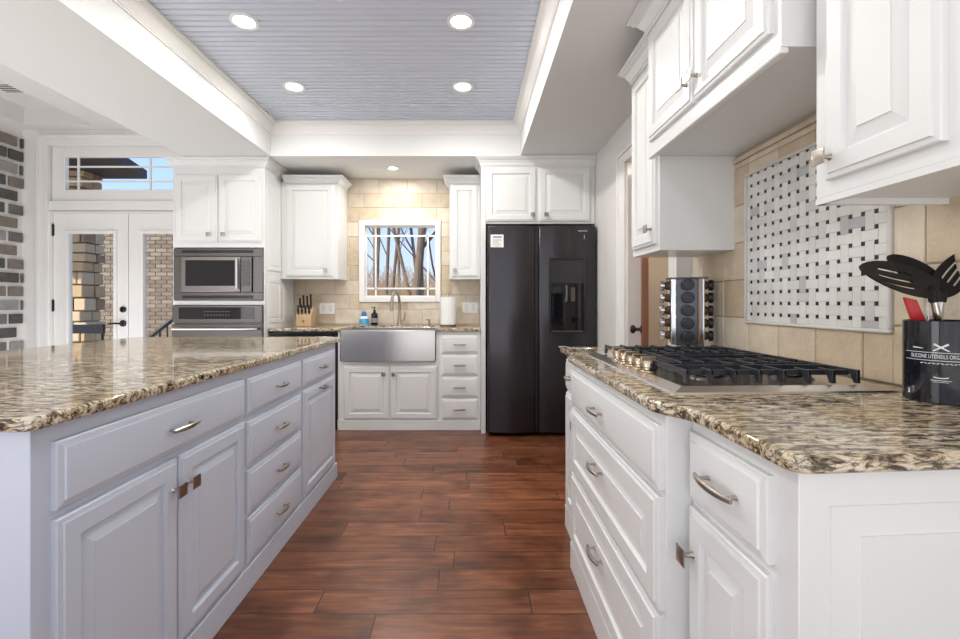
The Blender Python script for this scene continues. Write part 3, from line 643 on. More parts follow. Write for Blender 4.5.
# ---------------- refrigerator
YR = 3.90
a = thing('refrigerator', 'black stainless side-by-side refrigerator with water dispenser', 'refrigerator', (0, 0, 0))
fx0, fxm, fx1 = .145, .572, 1.088
MB().box(fx0+.006, fx1-.004, YR+.07, 4.66, .02, 1.80).build('body', FSIDE, a, bevel=.004)
for fx in (fx0+.06, fx1-.08):
    for fy in (YR+.14, 4.55): MB().lathe([(.02, 0), (.02, .022)], (fx, fy, 0)).build('foot', BLACK, a)
def fdoor(x0, x1):
    b = MB(); n = 16; vs = []
    prof = [(x0, YR+.07), (x0, YR+.02)]
    for k in range(n+1):
        t = k/n; xx = x0+.012+(x1-x0-.024)*t; prof.append((xx, YR+.006-.016*(1-(2*t-1)**2)))
    prof += [(x1, YR+.02), (x1, YR+.07)]
    b.prism(prof, .035, 1.828); return b
fdoor(fx0, fxm-.012).build('door', FRIDGE, a, bevel=.004, angle=40); d2 = fdoor(fxm+.012, fx1).build('door', FRIDGE, a, bevel=.004, angle=40)
MB().box(fxm-.012, fxm+.012, YR+.03, YR+.068, .035, 1.828).build('centre_channel', BLACK, a)
dx0, dx1, dz0, dz1 = PX(548.6, YR), PX(585.7, YR), PZ(334, YR), PZ(258, YR)
b = MB(); frame_mb(dx0, dx1, dz0, dz1, .018, YR-.020, YR-.004, b); b.build('dispenser_frame', BLACK, d2, bevel=.003)
zc = PZ(283, YR)
MB().box(dx0+.018, dx1-.018, YR-.016, YR-.004, zc, dz1-.018).build('dispenser_display', mat('display_glass', (.05, .05, .058), .12, .5), d2)
MB().box(dx0+.018, dx1-.018, YR-.013, YR-.004, dz0+.018, zc-.004).build('dispenser_well', BGLASS, d2)
b = MB(); mx = (dx0+dx1)/2; b.tube([(mx-.01, YR-.02, zc-.02), (mx-.01, YR-.03, zc-.10), (mx-.014, YR-.022, zc-.16)], [.012, .01, .014]); b.build('dispenser_lever', DSTEEL, d2)
MB().box(mx+.03, mx+.065, YR-.018, YR-.012, zc-.16, zc-.04).build('ice_paddle', DSTEEL, d2)
MB().box(dx0+.03, dx1-.03, YR-.022, YR-.012, dz0+.02, dz0+.03).build('drip_tray', DSTEEL, d2)
# badge and maker's name on the door
b = MB(); X = PX(584.5, YR); Z = PZ(236.2, YR); b.box(X-.024, X+.022, YR-.0098, YR-.002, Z-.03, Z+.022); b.build('badge', BLACK, d2)
vs, fs = text_mesh('SAMSUNG', .016); b = MB(); b.add([(PX(582.5, YR)+p.x*1.1, YR-.0105-p.z, PZ(231.2, YR)+p.y) for p in vs], fs)
vs, fs = text_mesh('i', .05, .0006); b.add([(X-.004+p.x, YR-.0105-p.z, Z-.006+p.y) for p in vs], fs); b.build('lettering', PRINT, d2, smooth=False)
a = thing('paper_notice', 'small white printed notice stuck on the left refrigerator door', 'notice', (PX(497, YR), YR-.0105, PZ(241, YR)))
MB().box(-.056, .056, -.0012, .0, -.056, .054).build('sheet', PAPER, a)
b = MB(); b.box(-.035, .04, -.0018, -.0012, .026, .040)
rnd = random.Random(2)
for k in range(6): b.box(-.04, -.04+rnd.uniform(.05, .08), -.0018, -.0012, .012-k*.010, .015-k*.010)
b.box(-.02, .015, -.0018, -.0012, -.05, -.047); b.build('print', GREYP, a)
# ---------------- cooktop
cz = .93
a = thing('gas_cooktop', 'stainless gas cooktop with black cast iron grates on the granite counter', 'cooktop', (0, 0, cz))
b = MB(); X0, X1, Y0, Y1 = .508, 1.10, 1.125, 1.985
vs = [(X0, Y0, 0), (X1, Y0+.03, 0), (X1, Y1, 0), (X0, Y1, 0), (X0+.002, Y0+.002, .005), (X1-.002, Y0+.032, .005), (X1-.002, Y1-.002, .005), (X0+.002, Y1-.002, .005), (X0+.035, Y0+.035, .016), (X1-.035, Y0+.055, .016), (X1-.035, Y1-.035, .016), (X0+.035, Y1-.035, .016), (X0+.05, Y0+.05, .013), (X1-.05, Y0+.07, .013), (X1-.05, Y1-.05, .013), (X0+.05, Y1-.05, .013)]
b.add(vs, [(3, 2, 1, 0)]+[(i*4+k, i*4+(k+1) % 4, (i+1)*4+(k+1) % 4, (i+1)*4+k) for i in range(3) for k in range(4)]+[(12, 13, 14, 15)]); b.build('pan', COOKS, a, angle=15)
def grate(y0, y1, x0, x1, cs):
    b = MB(); zt = .052; w_ = .0046
    n = 7 if x0 > .6 else 8
    def bar(p, q, h=.014): 
        p = Vector(p); q = Vector(q); d = (q-p).normalized(); s = Vector((-d.y, d.x, 0))*w_
        b.add([p-s, p+s, q+s, q-s]+[v_+Vector((0, 0, h)) for v_ in (p-s*.8, p+s*.8, q+s*.8, q-s*.8)], [(3, 2, 1, 0), (4, 5, 6, 7), (0, 1, 5, 4), (1, 2, 6, 5), (2, 3, 7, 6), (3, 0, 4, 7)])
    z = zt-.014
    bar((x0, y0+.035, z-.004), (x1, y0+.035, z-.004)); bar((x0, y1-.035, z-.004), (x1, y1-.035, z-.004)); bar((x0, y0+.01, z), (x0, y1-.01, z)); bar((x1, y0+.01, z), (x1, y1-.01, z)); bar((x0, (y0+y1)/2, z), (x1, (y0+y1)/2, z))
    for k in range(n):
        x = x0+(x1-x0)*k/(n-1)
        r = min(abs(x-c) for c, _ in cs)
        for ya, yb in (((y0, y0+.055 if r < .07 else y0+.09)), ((y1-.055 if r < .07 else y1-.09, y1))):
            bar((x, ya, z+.001), (x, yb, z+.001), .013)
        for ye in (y0, y1):   # flared end plates that stand on the pan
            sg = 1 if ye == y0 else -1
            b.add([(x-w_*1.1, ye, .016), (x+w_*1.1, ye, .016), (x+w_*1.1, ye+sg*.012, .016), (x-w_*1.1, ye+sg*.012, .016), (x-w_, ye, zt), (x+w_, ye, zt), (x+w_, ye+sg*.03, zt), (x-w_, ye+sg*.03, zt)],
                  [(3, 2, 1, 0), (4, 5, 6, 7), (0, 1, 5, 4), (1, 2, 6, 5), (2, 3, 7, 6), (3, 0, 4, 7)])
    b.build('grate', IRON, a, bevel=.0015)
b1 = [(.69, 1.30), (.93, 1.31)]; b2 = [(.84, 1.555)]; b3 = [(.69, 1.81), (.93, 1.81)]
grate(1.195, 1.415, .575, 1.03, b1); grate(1.425, 1.685, .645, 1.03, b2); grate(1.695, 1.925, .575, 1.03, b3)
for (bx, by) in b1+b2+b3:
    q = MB().lathe([(.001, .013), (.058, .013), (.05, .020), (.036, .024), (.036, .030), (.001, .030)], (bx, by, 0)).build('burner', DSTEEL, a)
    MB().lathe([(.001, .030), (.042, .030), (.044, .034), (.038, .040), (.001, .041)], (bx, by, 0)).build('burner_cap', IRON, q)
for k in range(5):
    y = 1.415+k*.0705; q = MB()
    q.lathe([(.001, .013), (.024, .013), (.022, .019), (.014, .021), (.013, .027), (.0195, .029), (.019, .046), (.017, .049), (.001, .049)], (.556, y, 0)); q.box(.533, .579, y-.0055, y+.0055, .040, .062)
    q.build('knob', mat('knob_steel', (.60, .50, .38), .2, 1) if k == 0 else bpy.data.materials['knob_steel'], a, bevel=.001)
# grey spoon rest
a = thing('spoon_rest', 'small grey metal spoon rest at the far front corner of the counter', 'spoon rest', (.53, 2.14, cz), -.25)
b = MB()
vs = []; n = 20
for k in range(n):
    t = 2*PI*k/n; vs.append((.055*math.cos(t), .03*math.sin(t)))
b.add([(x*.7, y*.7, 0) for x, y in vs]+[(x, y, .016) for x, y in vs]+[(x*.9, y*.88, .014) for x, y in vs]+[(x*.65, y*.65, .004) for x, y in vs], [tuple(reversed(range(n)))]+[(i*n+k, i*n+(k+1) % n, (i+1)*n+(k+1) % n, (i+1)*n+k) for i in range(3) for k in range(n)]+[tuple(range(3*n, 4*n))])
b.tube([(-.05, 0, .012), (-.08, 0, .02), (-.11, 0, .018)], [.012, .01, .013], flat=.4, seg=12)
b.build('bowl', STEEL, a)
# ---------------- spice rack
RX, RY = PX(688, 2.17), 2.19
rk = thing('spice_rack', 'tall revolving spice rack with chrome plates beside the cooktop', 'spice rack', (RX, RY, cz), math.radians(-20))
MB().lathe([(.075, 0), (.078, .004), (.074, .014), (.02, .018), (.02, .028)], seg=32).build('base', BLACK, rk)
hc = .060
MB().box(-hc, hc, -hc, hc, .028, .345).build('core', mat('rack_steel', (.10, .10, .11), .25, 1), rk, bevel=.002)
MB().box(-.088, .088, -.07, .07, .345, .352).build('top_plate', DSTEEL, rk, bevel=.002)
b = MB()
for sx_, sy_ in ((-1, -1), (1, -1), (1, 1), (-1, 1)): b.box(sx_*hc-.012, sx_*hc+.012, sy_*hc-.012, sy_*hc+.012, .03, .345)
b.build('corner_post', CHROME, rk, bevel=.003)
MB().box(.045, .066, -.072, -.068, .02, .345).build('strip', COPPER, rk)
jd = ['top', 'second', 'middle', 'fourth', 'bottom']
def jar():
    o = thing('spice_jar', '', 'spice jar', (0, 0, 0), 0, 'spice jars in the revolving rack')
    MB().lathe([(.001, 0), (.0205, 0), (.0215, .003), (.0215, .038), (.016, .044), (.016, .05)], seg=20, M=Matrix.Rotation(PI/2, 4, 'X')).build('jar', SPICE, o)
    MB().lathe([(.017, .046), (.0245, .047), (.0255, .05), (.0255, .064), (.022, .067), (.001, .0675)], seg=20, M=Matrix.Rotation(PI/2, 4, 'X')).build('lid', BLACK, o); return o
j0 = jar(); first = True
SILV = None
for face, (dx, dy, rz, side) in enumerate(((0, -1, 0, 'facing the camera'), (-1, 0, -PI/2, 'on the left side of the rack'), (1, 0, PI/2, 'on the right side of the rack'))):
    for k in range(5):
        if first: o = j0; first = False
        else:
            o = j0.copy(); COL.objects.link(o)
            for ch in list(j0.children):
                c = ch.copy(); COL.objects.link(c); c.parent = o
                if face == 1 and c.name.startswith('lid'):
                    if SILV is None:
                        SILV = ch.data.copy(); SILV.materials[0] = CHROME
                    c.data = SILV
        p = Matrix.Rotation(math.radians(-20), 4, 'Z') @ Vector((dx*(hc-.010), dy*(hc-.010), 0))
        o.location = (RX+p.x, RY+p.y, cz+.315-k*.0605); o.rotation_euler = (0, 0, rz+math.radians(-20))
        o['label'] = ('silver' if face == 1 else 'black')+'-capped spice jar '+side+', '+jd[k]+' row'
# ---------------- utensil holder
KX, KY, KR, KH = PX(942, 1.06), 1.06, .068, .190
a = thing('utensil_holder', 'black cylindrical utensil canister with white lettering on the counter', 'utensil holder', (KX, KY, cz))
MB().lathe([(.001, 0), (KR-.003, 0), (KR, .003), (KR, KH-.002), (KR-.002, KH), (KR-.004, KH-.001), (KR-.005, .01), (.001, .008)], seg=64).build('canister', mat('glossy_black', (.008, .009, .014), .08), a)
aim = math.atan2(-KY, -KX)-.02
def wrap(vs, z, r=KR+.0014, sx=1):
    return [((r+p.z)*math.cos(aim+p.x*sx/r), (r+p.z)*math.sin(aim+p.x*sx/r), z+p.y) for p in vs]
b = MB()
for t_, sz, z in (('SILICONE UTENSILS ORGANIZER', .0125, .108),):
    vs, fs = text_mesh(t_, sz, .0002); bm = bmesh.new(); b.add(wrap(vs, z, sx=.60), fs)
def strip(x0, x1, z0, z1, n=10):
    vs = []; 
    for k in range(n+1):
        x = x0+(x1-x0)*k/n; vs += [Vector((x, z0, 0)), Vector((x, z1, 0))]
    b.add(wrap(vs, 0), [(2*i, 2*i+2, 2*i+3, 2*i+1) for i in range(n)])
strip(-.07, .07, .1165, .1177); strip(-.07, .07, .0985, .0997)
def seg2(x0, z0, x1, z1, w0, w1):
    d = Vector((x1-x0, z1-z0)).normalized(); nx, nz_ = -d.y, d.x
    b.add(wrap([Vector((x0-nx*w0, z0-nz_*w0, 0)), Vector((x0+nx*w0, z0+nz_*w0, 0)), Vector((x1+nx*w1, z1+nz_*w1, 0)), Vector((x1-nx*w1, z1-nz_*w1, 0))], 0), [(0, 1, 2, 3)])
seg2(-.013, .121, .012, .137, .0012, .0022); seg2(.013, .121, -.012, .137, .0012, .0022)
for sg in (-1, 1): seg2(sg*.03, .126, sg*.05, .1275, .0006, .0016)
for k in range(10): seg2(-.035+k*.007, .0925+(.0008 if k % 2 else -.0008), -.030+k*.007, .0925-(.0008 if k % 2 else -.0008), .0009, .0006)
for k in range(8): x = -.012+k*.003; seg2(x, .062-.002*math.sin((k)/8*PI), x+.003, .062-.002*math.sin((k+1)/8*PI), .0012, .0012)
strip(-.017, .017, .054, .0552); strip(-.013, .013, .0505, .0514)
b.build('lettering', PRINT, a, smooth=False)
# utensils standing in it
def head_plate(outline, thick, slots, bend=0):
    """plate with slots cut as holes: strips between slots"""
    return None
def spoon_head(name_mat, L, Wd, depth, slots=0, n=14, m_=18):
    b = MB(); vs = []
    def surf(u, v_, top):
        x = (u)*L; uu = u*.96+.03; w_ = Wd*(uu**.42*(1-uu)**.62)/.512; y = v_*w_
        z = -depth*(1-v_*v_)*math.sin(PI*u)
        return Vector((x, y, z+(.0018 if top else -.0018)))
    for top in (0, 1):
        for i in range(m_+1):
            for j in range(n+1): vs.append(surf(i/m_, -1+2*j/n, top))
    N1 = (m_+1)*(n+1); idx = lambda t, i, j: t*N1+i*(n+1)+j; fs = []
    hole = set()
    if slots:
        for i in range(5, 13):
            for c in ((3, 6, 7, 10) if False else (4, 7, 10)): hole.add((i, c-1))
    for i in range(m_):
        for j in range(n):
            if (i, j) in hole:
                continue
            fs += [(idx(1, i, j), idx(1, i+1, j), idx(1, i+1, j+1), idx(1, i, j+1)), (idx(0, i, j+1), idx(0, i+1, j+1), idx(0, i+1, j), idx(0, i, j))]
            for (ii, jj, p, q) in ((i-1, j, (i, j), (i, j+1)), (i+1, j, (i+1, j+1), (i+1, j)), (i, j-1, (i+1, j), (i, j)), (i, j+1, (i, j+1), (i+1, j+1))):
                if not (0 <= ii < m_ and 0 <= jj < n) or (ii, jj) in hole: fs.append((idx(1, *p), idx(0, *p), idx(0, *q), idx(1, *q)))
    b.add(vs, fs); return b
def utensil(name, label, cat, base, neck, headM, L, Wd, depth, slots, hm=RUBBER, handle=STEEL):
    """base: point inside canister, neck: where the head starts"""
    o = thing(name, label, cat, base); B = Vector(base); Nk = Vector(neck)-B
    MB().tube([(0, 0, 0), Nk*.6, Nk*.97], [.008, .008, .007], seg=12).build('handle', handle, o)
    h = spoon_head(hm, L, Wd, depth, slots); h.v = [tuple(headM @ Vector(p)-B) for p in h.v]
    hd = Vector(headM @ Vector((.02, 0, -.004)))-B
    h.tube([Nk*.90, Nk*.98, (Nk+hd)/2, hd], [.010, .011, .010, .005], seg=12); h.build('head', hm, o, angle=50); return o
def axes(origin, fwd, up):
    f = Vector(fwd).normalized(); u = Vector(up); u = (u-f*u.dot(f)).normalized(); s = u.cross(f)
    return Matrix(((f.x, s.x, u.x, origin[0]), (f.y, s.y, u.y, origin[1]), (f.z, s.z, u.z, origin[2]), (0, 0, 0, 1)))
def at(px, v_, Y): return Vector(((px-471)*Y/450, Y, H_CAM+(303-v_)*Y/450))
ib = lambda dx, dy: (KX+dx, KY+dy, cz+.012)
o_ = at(932, 291, 1.04); tip = at(860, 268, .99)
utensil('slotted_spoon', 'large black slotted spoon leaning left out of the utensil canister', 'slotted spoon', ib(.03, 0), o_, axes(at(938, 287, 1.05), tip-at(938, 287, 1.05), (-.2, -.9, .42)), (tip-at(938, 287, 1.05)).length, .042, .012, 1)
tip2 = at(887, 257, 1.12)
utensil('solid_spoon', 'black solid spoon tilted left behind the big slotted spoon', 'spoon', ib(.035, .03), at(934, 285, 1.09), axes(at(941, 285, 1.09), tip2-at(941, 285, 1.09), (-.1, -.8, .6)), (tip2-at(941, 285, 1.09)).length, .044, .016, 0)
tip3 = at(972, 250, 1.10)
utensil('slotted_turner', 'black slotted turner cut by the right edge, leaning right out of the canister', 'turner', ib(-.01, .02), at(942, 292, 1.08), axes(at(938, 294, 1.08), tip3-at(938, 294, 1.08), (-.3, -1, .2)), (tip3-at(938, 294, 1.08)).length, .034, .006, 1)
o = thing('spatula', 'red silicone spatula low at the left rim of the utensil canister', 'spatula', ib(.01, .02))
B = Vector(o.location); p0 = at(921, 318, 1.075); p1 = at(905, 297, 1.05)
MB().tube([(0, 0, 0), (p0-B)], .005).build('handle', STEEL, o)
hb = MB(); 
q = [at(903, 297, 1.08), at(916, 300, 1.07), at(926, 322, 1.07), at(911, 320, 1.08)]; q = [v_-B for v_ in q]; dd = Vector((.002, .005, 0))
hb.add([v_-dd for v_ in q]+[v_+dd for v_ in q], [(0, 1, 2, 3), (7, 6, 5, 4), (0, 4, 5, 1), (1, 5, 6, 2), (2, 6, 7, 3), (3, 7, 4, 0)]); hb.build('blade', RED, o, bevel=.002)
o = thing('whisk', 'wire whisk head rising between the black utensils in the canister', 'whisk', ib(.0, .04)); B = Vector(o.location)
wb = at(929, 322, 1.09)-B; wt = at(934, 296, 1.09)-B; MB().tube([(0, 0, 0), wb*.7], .006).build('handle', STEEL, o)
b = MB()
for k in range(5):
    an = PI*k/5; pts = []
    for q_ in range(17):
        t = PI*q_/16; r = .024*math.sin(t)**.8 if 0 < q_ < 16 else 0; sgn = 1
        side_ = math.cos(t)
        pts.append(wb*.7+(wt-wb*.7)*(math.sin(t)**.6 if 0 < q_ < 16 else 0)+Vector((math.cos(an), math.sin(an), 0))*.026*(-side_)*(math.sin(t) if True else 1))
    b.tube(pts, .0009, seg=5)
b.build('wires', CHROME, o)
# ---------------- sink side things
def outlet(x, z, label, n=2):
    o = thing('outlet_plate', label, 'outlet', (x, YB-.0105, z)); MB().box(-.08, .08, -.006, 0, -.058, .058).build('plate', WHITEP, o, bevel=.003)
    for sx_ in (-.037, .037):
        MB().box(sx_-.017, sx_+.017, -.008, -.006, -.034, .034).build('socket', mat('socket_white', (.74, .74, .73), .4) if 'socket_white' not in bpy.data.materials else bpy.data.materials['socket_white'], o)
outlet(PX(327.5, YB), PZ(308.5, YB), 'white double switch and outlet plate beside the knife block'); outlet(PX(470, YB), PZ(307.5, YB), 'white double outlet plate behind the paper towels')
# faucet
fy = 4.60; FX = PX(399.5, fy)
a = thing('kitchen_faucet', 'tall brushed nickel pull-down faucet behind the sink', 'faucet', (FX, fy, cz))
pts = [(0, 0, .01), (0, 0, .22), (-.003, -.012, .28), (-.012, -.05, .335), (-.025, -.10, .35), (-.037, -.15, .325), (-.043, -.175, .28)]
MB().lathe([(.03, 0), (.03, .008), (.022, .02), (.019, .11), (.016, .12)]).tube(pts, [.015]+[.0135]*6, seg=14).build('spout', NICK, a)
MB().tube([(-.043, -.175, .285), (-.045, -.18, .22), (-.046, -.183, .15)], [.014, .018, .016], seg=14).build('spray_head', NICK, a)
MB().tube([(.015, 0, .055), (.045, 0, .055)], .013).tube([(.04, 0, .05), (.055, -.01, .09), (.06, -.01, .135)], [.009, .007, .006]).build('lever', NICK, a)
a = thing('soap_dispenser', 'short nickel soap dispenser right of the faucet', 'soap dispenser', (PX(429, 4.6), 4.6, cz))
MB().lathe([(.018, 0), (.018, .006), (.012, .01), (.011, .05), (.013, .052), (.013, .064), (.001, .066)]).tube([(0, 0, .06), (-.03, -.03, .062)], .005).build('body', NICK, a)
# black pump bottle
a = thing('pump_bottle', 'black pump bottle beside the blue bottle on the sink ledge', 'bottle', (PX(374.5, 4.62), 4.62, cz))
MB().lathe([(.001, 0), (.032, 0), (.034, .004), (.034, .11), (.028, .125), (.013, .135), (.013, .145)]).build('bottle', BGLASS, a)
MB().lathe([(.016, .143), (.016, .158), (.006, .16), (.006, .18), (.01, .182), (.01, .19), (.001, .191)]).tube([(0, 0, .187), (-.03, -.015, .183)], .0045).build('pump', BLACK, a)
MB().lathe([(.0345, .03), (.0345, .075)]).build('label', GREYP, a)
a = thing('detergent_bottle', 'blue and white dish detergent bottle at the left of the sink', 'bottle', (PX(364, 4.6), 4.6, cz))
MB().lathe([(.001, 0), (.040, 0), (.045, .006), (.047, .05), (.042, .078), (.03, .092), (.024, .096)]).build('bottle', WHITEP, a)
MB().lathe([(.0475, .012), (.0482, .05), (.044, .072)], seg=32).build('label', mat('label_blue', (.10, .38, .66), .4, var=.6, vscale=30), a)
MB().lathe([(.026, .095), (.026, .12), (.018, .142), (.001, .147)]).build('cap', BLUE, a)
# paper towels
a = thing('paper_towel_roll', 'white paper towel roll standing right of the sink', 'paper towels', (PX(448.3, 4.52), 4.52, cz))
MB().lathe([(.001, 0), (.08, 0), (.08, .014), (.001, .016)], seg=40).build('holder_base', mat('holder_brown', (.16, .10, .07), .4, .4), a)
MB().lathe([(.018, .016), (.078, .016), (.0785, .29), (.018, .29)], seg=40).build('roll', PAPER, a)
MB().tube([(0, 0, .015), (0, 0, .315)], .006).lathe([(.001, .31), (.011, .315), (.011, .325), (.001, .331)]).build('spindle', NICK, a)
# knife block
kx, ky = PX(305.5, 4.5), 4.5
a = thing('knife_block', 'light wood knife block with black handled knives in the left corner', 'knife block', (kx, ky, cz))
b = MB(); b.add([(-.075, -.06, 0), (.075, -.06, 0), (.075, .09, 0), (-.075, .09, 0), (-.075, -.06, .10), (.075, -.06, .10), (.075, .02, .19), (-.075, .02, .19), (-.075, .09, .165), (.075, .09, .165)],
      [(3, 2, 1, 0), (0, 1, 5, 4), (4, 5, 6, 7), (7, 6, 9, 8), (8, 9, 2, 3), (0, 4, 7, 8, 3), (1, 2, 9, 6, 5)]); b.build('block', BWOOD, a, bevel=.004)
MB().lathe([(.001, 0), (.012, 0), (.012, .001), (.001, .001)], M=Matrix.Translation((.0, -.0605, .05)) @ Matrix.Rotation(PI/2, 4, 'X')).build('stamp', mat('burnt_stamp', (.25, .13, .06), .6), a)
k0 = None; kl = ['leftmost', 'second from left', 'third from left', 'rightmost']
def knife(x, y, z, h, label):
    global k0
    o = thing('kitchen_knife', label, 'knife', (x, y, z), 0, 'black handled knives in the block')
    MB().tube([(0, 0, 0), (0, -.004, h*.3), (0, -.010, h*.8), (0, -.014, h)], [.0085, .0105, .0095, .011], seg=10, flat=.9).build('handle', BLACK, o)
    MB().tube([(0, .001, -.012), (0, 0, .004)], .0092, seg=10).build('bolster', STEEL, o)
for r_, (yy, zz, hs, nm2) in enumerate(((-.045, .122, (.085, .09, .085, .09), 'front row of the knife block'), (.005, .178, (.10, .13, .12, .14), 'back row of the knife block'))):
    for k in range(4): knife(kx-.054+k*.036, ky+yy, cz+zz, hs[k], 'black handled kitchen knife, %s in the %s' % (kl[k], nm2))
# ------------------------------------------------------------ outside
b = MB(); n = 24
vs = []
for i in range(n+1):
    for j in range(n+1):
        x = -30+60*i/n; y = 4.9+40*j/n; z = -.45+max(0, y-9)*.085+.15*math.sin(x*.7)*math.cos(y*.5)*(y > 7); vs.append((x, y, z))
b.add(vs, [(i*(n+1)+j, (i+1)*(n+1)+j, (i+1)*(n+1)+j+1, i*(n+1)+j+1) for i in range(n) for j in range(n)])
struct('ground', b, LEAVES)
struct('patio', MB().box(-7.5, -2.75, YD+.15, 8.6, -.42, -.02), CONC, smooth=False)
def tree(x, y, h, r, seed, label, lean=0):
    rnd = random.Random(seed); b = MB()
    def limb(p, d, L, r0, lev):
        pts = [p]; n_ = 5 if lev < 2 else 3; dd = d.copy(); rad = [r0]
        for i in range(n_):
            dd = (dd+Vector((rnd.uniform(-.16, .16), rnd.uniform(-.16, .16), rnd.uniform(0, .10)))*(1 if lev else .35)).normalized()
            pts.append(pts[-1]+dd*L/n_); rad.append(r0*(1-.75*(i+1)/n_) if lev else r0*(1-.5*(i+1)/n_))
        b.tube(pts, rad, seg=(10, 6, 4, 3)[lev], cap=False)
        if lev < 3:
            for i in range((7, 4, 3)[lev]):
                t = rnd.uniform(.22 if lev == 0 else .2, 1); k = min(n_-1, int(t*n_)); q = pts[k].lerp(pts[k+1], t*n_-k if t < 1 else 1)
                an = rnd.uniform(0, 2*PI); nd = (d*rnd.uniform(.5, 1.1)+Vector((math.cos(an), math.sin(an), rnd.uniform(.1, .6)))*.8).normalized()
                limb(q, nd, L*rnd.uniform(.35, .55), max(.005, rad[k]*rnd.uniform(.3, .5)), lev+1)
    gz = -.5+max(0, y-9)*.085
    limb(Vector((x, y, gz)), Vector((lean, 0, 1)).normalized(), h, r, 0)
    return tag(b.build('bare_tree', BARK, None), label, 'tree', 'bare trees outside the window')
TT = [((464-0), 0)]
spec = [(412, 9.0, .155, 0.0, 'thick straight bare tree trunk at the centre right of the sink window'),
        (424.5, 10.0, .11, .03, 'bare tree with a crooked trunk near the right side of the sink window'),
        (433.5, 9.5, .09, .02, 'slim bare tree at the right edge of the sink window'),
        (370, 9.5, .08, 0.0, 'slim bare tree at the left edge of the sink window'),
        (384, 13, .09, -.04, 'thin bare tree left of centre in the sink window'),
        (405, 12, .09, -.22, 'bare tree leaning left across the middle of the sink window'),
        (393, 15, .10, .08, 'distant bare tree behind the faucet in the sink window'),
        (377, 17, .12, .05, 'distant bare tree in the left third of the sink window'),
        (419, 18, .12, -.03, 'distant bare tree between the two thick trunks'),
        (399, 20, .12, .0, 'far bare tree in the middle of the sink window')]
for i, (px, y, r, ln, lb) in enumerate(spec):
    x = (px-471)*y/450; tree(x-ln*2.2, y, 8.5, r*.62, 20+i, lb, ln)
rnd = random.Random(4); b = MB()
for k in range(1500):
    y = rnd.uniform(11, 26); x = rnd.uniform(-.30, -.02)*y; z = -.5+max(0, y-9)*.085
    h = rnd.uniform(.6, 2.4); q = Vector((x, y, z)); b.tube([q, q+Vector((rnd.uniform(-.3, .3), 0, h*.6)), q+Vector((rnd.uniform(-.7, .7), 0, h))], [.018, .012, .005], seg=3, cap=False)
tag(b.build('brushwood', TWIG, None), 'tangle of brown brush under the trees outside the window', 'brush', kind='stuff')
# eave over the sink window
a = thing('roof_eave', 'cream eave boards at the top of the sink window view', 'eave', (0, 0, 0))
M = Matrix.Translation((-1.28, 5.35, 2.36)) @ Matrix.Rotation(math.radians(-26), 4, 'Z')
MB().box(-.9, .05, -.5, 1.0, .0, .03, M=M).build('soffit_board', mat('eave_tan', (.42, .34, .24), .8), a)
b = MB(); b.box(-.06, .06, -.5, 1.0, -.05, -.0, M=M); b.box(.09, .15, -.5, 1.05, -.04, .06, M=M); b.build('fascia', CREAM, a)
# stone pier
b = MB().box(-6.10, -5.36, 6.24, 6.50, -.02, 3.3, 4)
rnd = random.Random(6); z = -.02
while z < 3.2:
    h = rnd.choice([.12, .15, .18, .14]); ext = rnd.uniform(-.05, .05); x = -6.1; fy_ = 6.2-rnd.uniform(0, .03)
    while x < -5.3+ext-.02:
        ww = min(rnd.uniform(.2, .5), -5.3+ext-x); last = x+ww > -5.3+ext-.03
        if ww > .06: b.box(x+.008, x+ww-.008, fy_-rnd.uniform(0, .02), 6.36 if last else 6.26, z+.008, z+h-.008, rnd.randrange(4))
        x += ww
    b.box(-5.5, -5.31+ext, 6.372, 6.52, z+.008, z+h-.008, rnd.randrange(4)); z += h
tag(b.build('stone_pier', ST+[OMORT], None, bevel=.012), 'tan rough stone porch pier seen through the left patio door', 'stone pier')
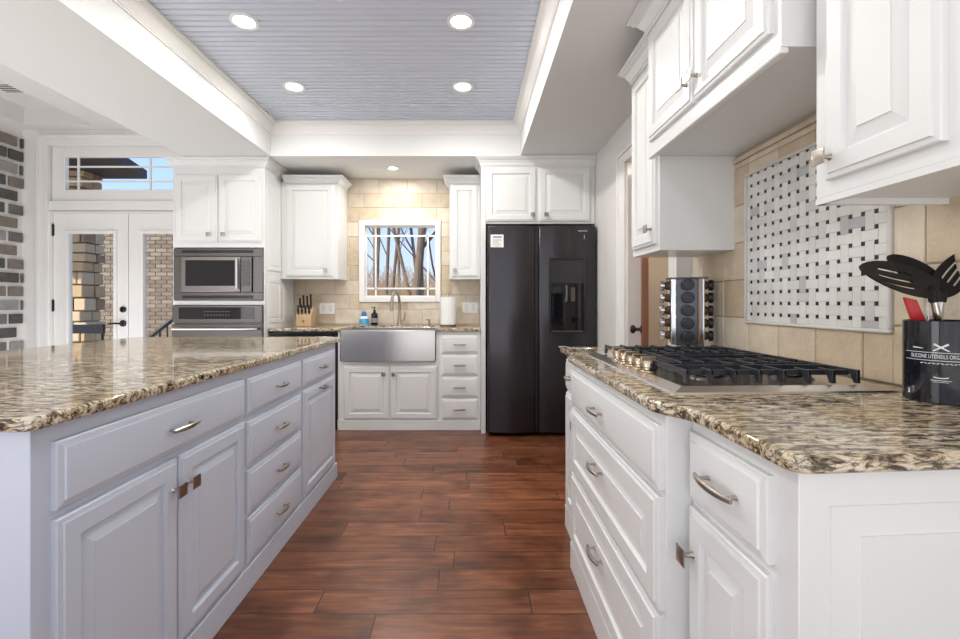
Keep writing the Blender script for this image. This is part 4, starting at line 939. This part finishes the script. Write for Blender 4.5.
# neighbouring brick wing
b = MB().box(-9.5, -4.6, 8.6, 9.0, -.4, 2.95, 3)
tiles(b, [(-8.9, -4.62, -.4, 2.94)], .215, .076, .012, .012, lambda u, w_, d: (u, 8.6-d, w_), 3, rnd=random.Random(9))
tag(b.build('brick_wing', OB+[OMORT], None, smooth=False), 'tan brick wing of the house behind the patio doors', 'brick wall')
# porch roof
a = thing('porch_roof', 'dark porch roof with cream beam seen through the transom', 'porch roof', (0, 0, 0))
MB().add([(-7.5, 4.66, 2.98), (-4.2, 4.66, 2.98), (-4.75, 6.6, 2.98), (-7.5, 6.6, 2.98), (-7.5, 4.66, 3.1), (-4.2, 4.66, 3.1), (-4.75, 6.6, 3.1), (-7.5, 6.6, 3.1)], [(3, 2, 1, 0), (4, 5, 6, 7), (0, 1, 5, 4), (1, 2, 6, 5), (2, 3, 7, 6), (3, 0, 4, 7)]).build('deck', SOFF, a)
MB().box(-4.75, -4.2, 4.7, 4.95, 2.86, 2.98).build('beam', CREAM, a)
# railing
a = thing('stair_railing', 'black sloping stair railing behind the right patio door', 'railing', (0, 0, 0))
b = MB(); yr = 6.2; P0 = at(143, 343, yr); P1 = at(185, 310, yr)
b.tube([P0, P1], .028, seg=6); b.tube([P0-Vector((0, 0, .75)), P1-Vector((0, 0, .75))], .018, seg=6)
b.build('handrail', BLACK, a); 
for k in range(6):
    q = P0.lerp(P1, .04+k*.18); MB().tube([q, (q.x, q.y, q.z-.80)], .010, seg=6).build('baluster', BLACK, a)
a = thing('patio_chair', 'dark patio chair back glimpsed through the left door glass', 'chair', (-4.78, 5.3, -.02))
b = MB(); b.box(-.05, .45, -.0, .03, .82, .93); b.box(-.05, .45, 0, .03, .62, .70); b.build('backrest', BLACK, a, bevel=.004)
MB().box(-.05, .45, -.42, .03, .42, .46).build('seat', BLACK, a)
for xx, yy, h in ((-.03, 0, .9), (.43, 0, .9), (-.03, -.39, .42), (.43, -.39, .42)): MB().tube([(xx, yy+.012, 0), (xx, yy+.012, h)], .014, seg=8).build('leg', BLACK, a)
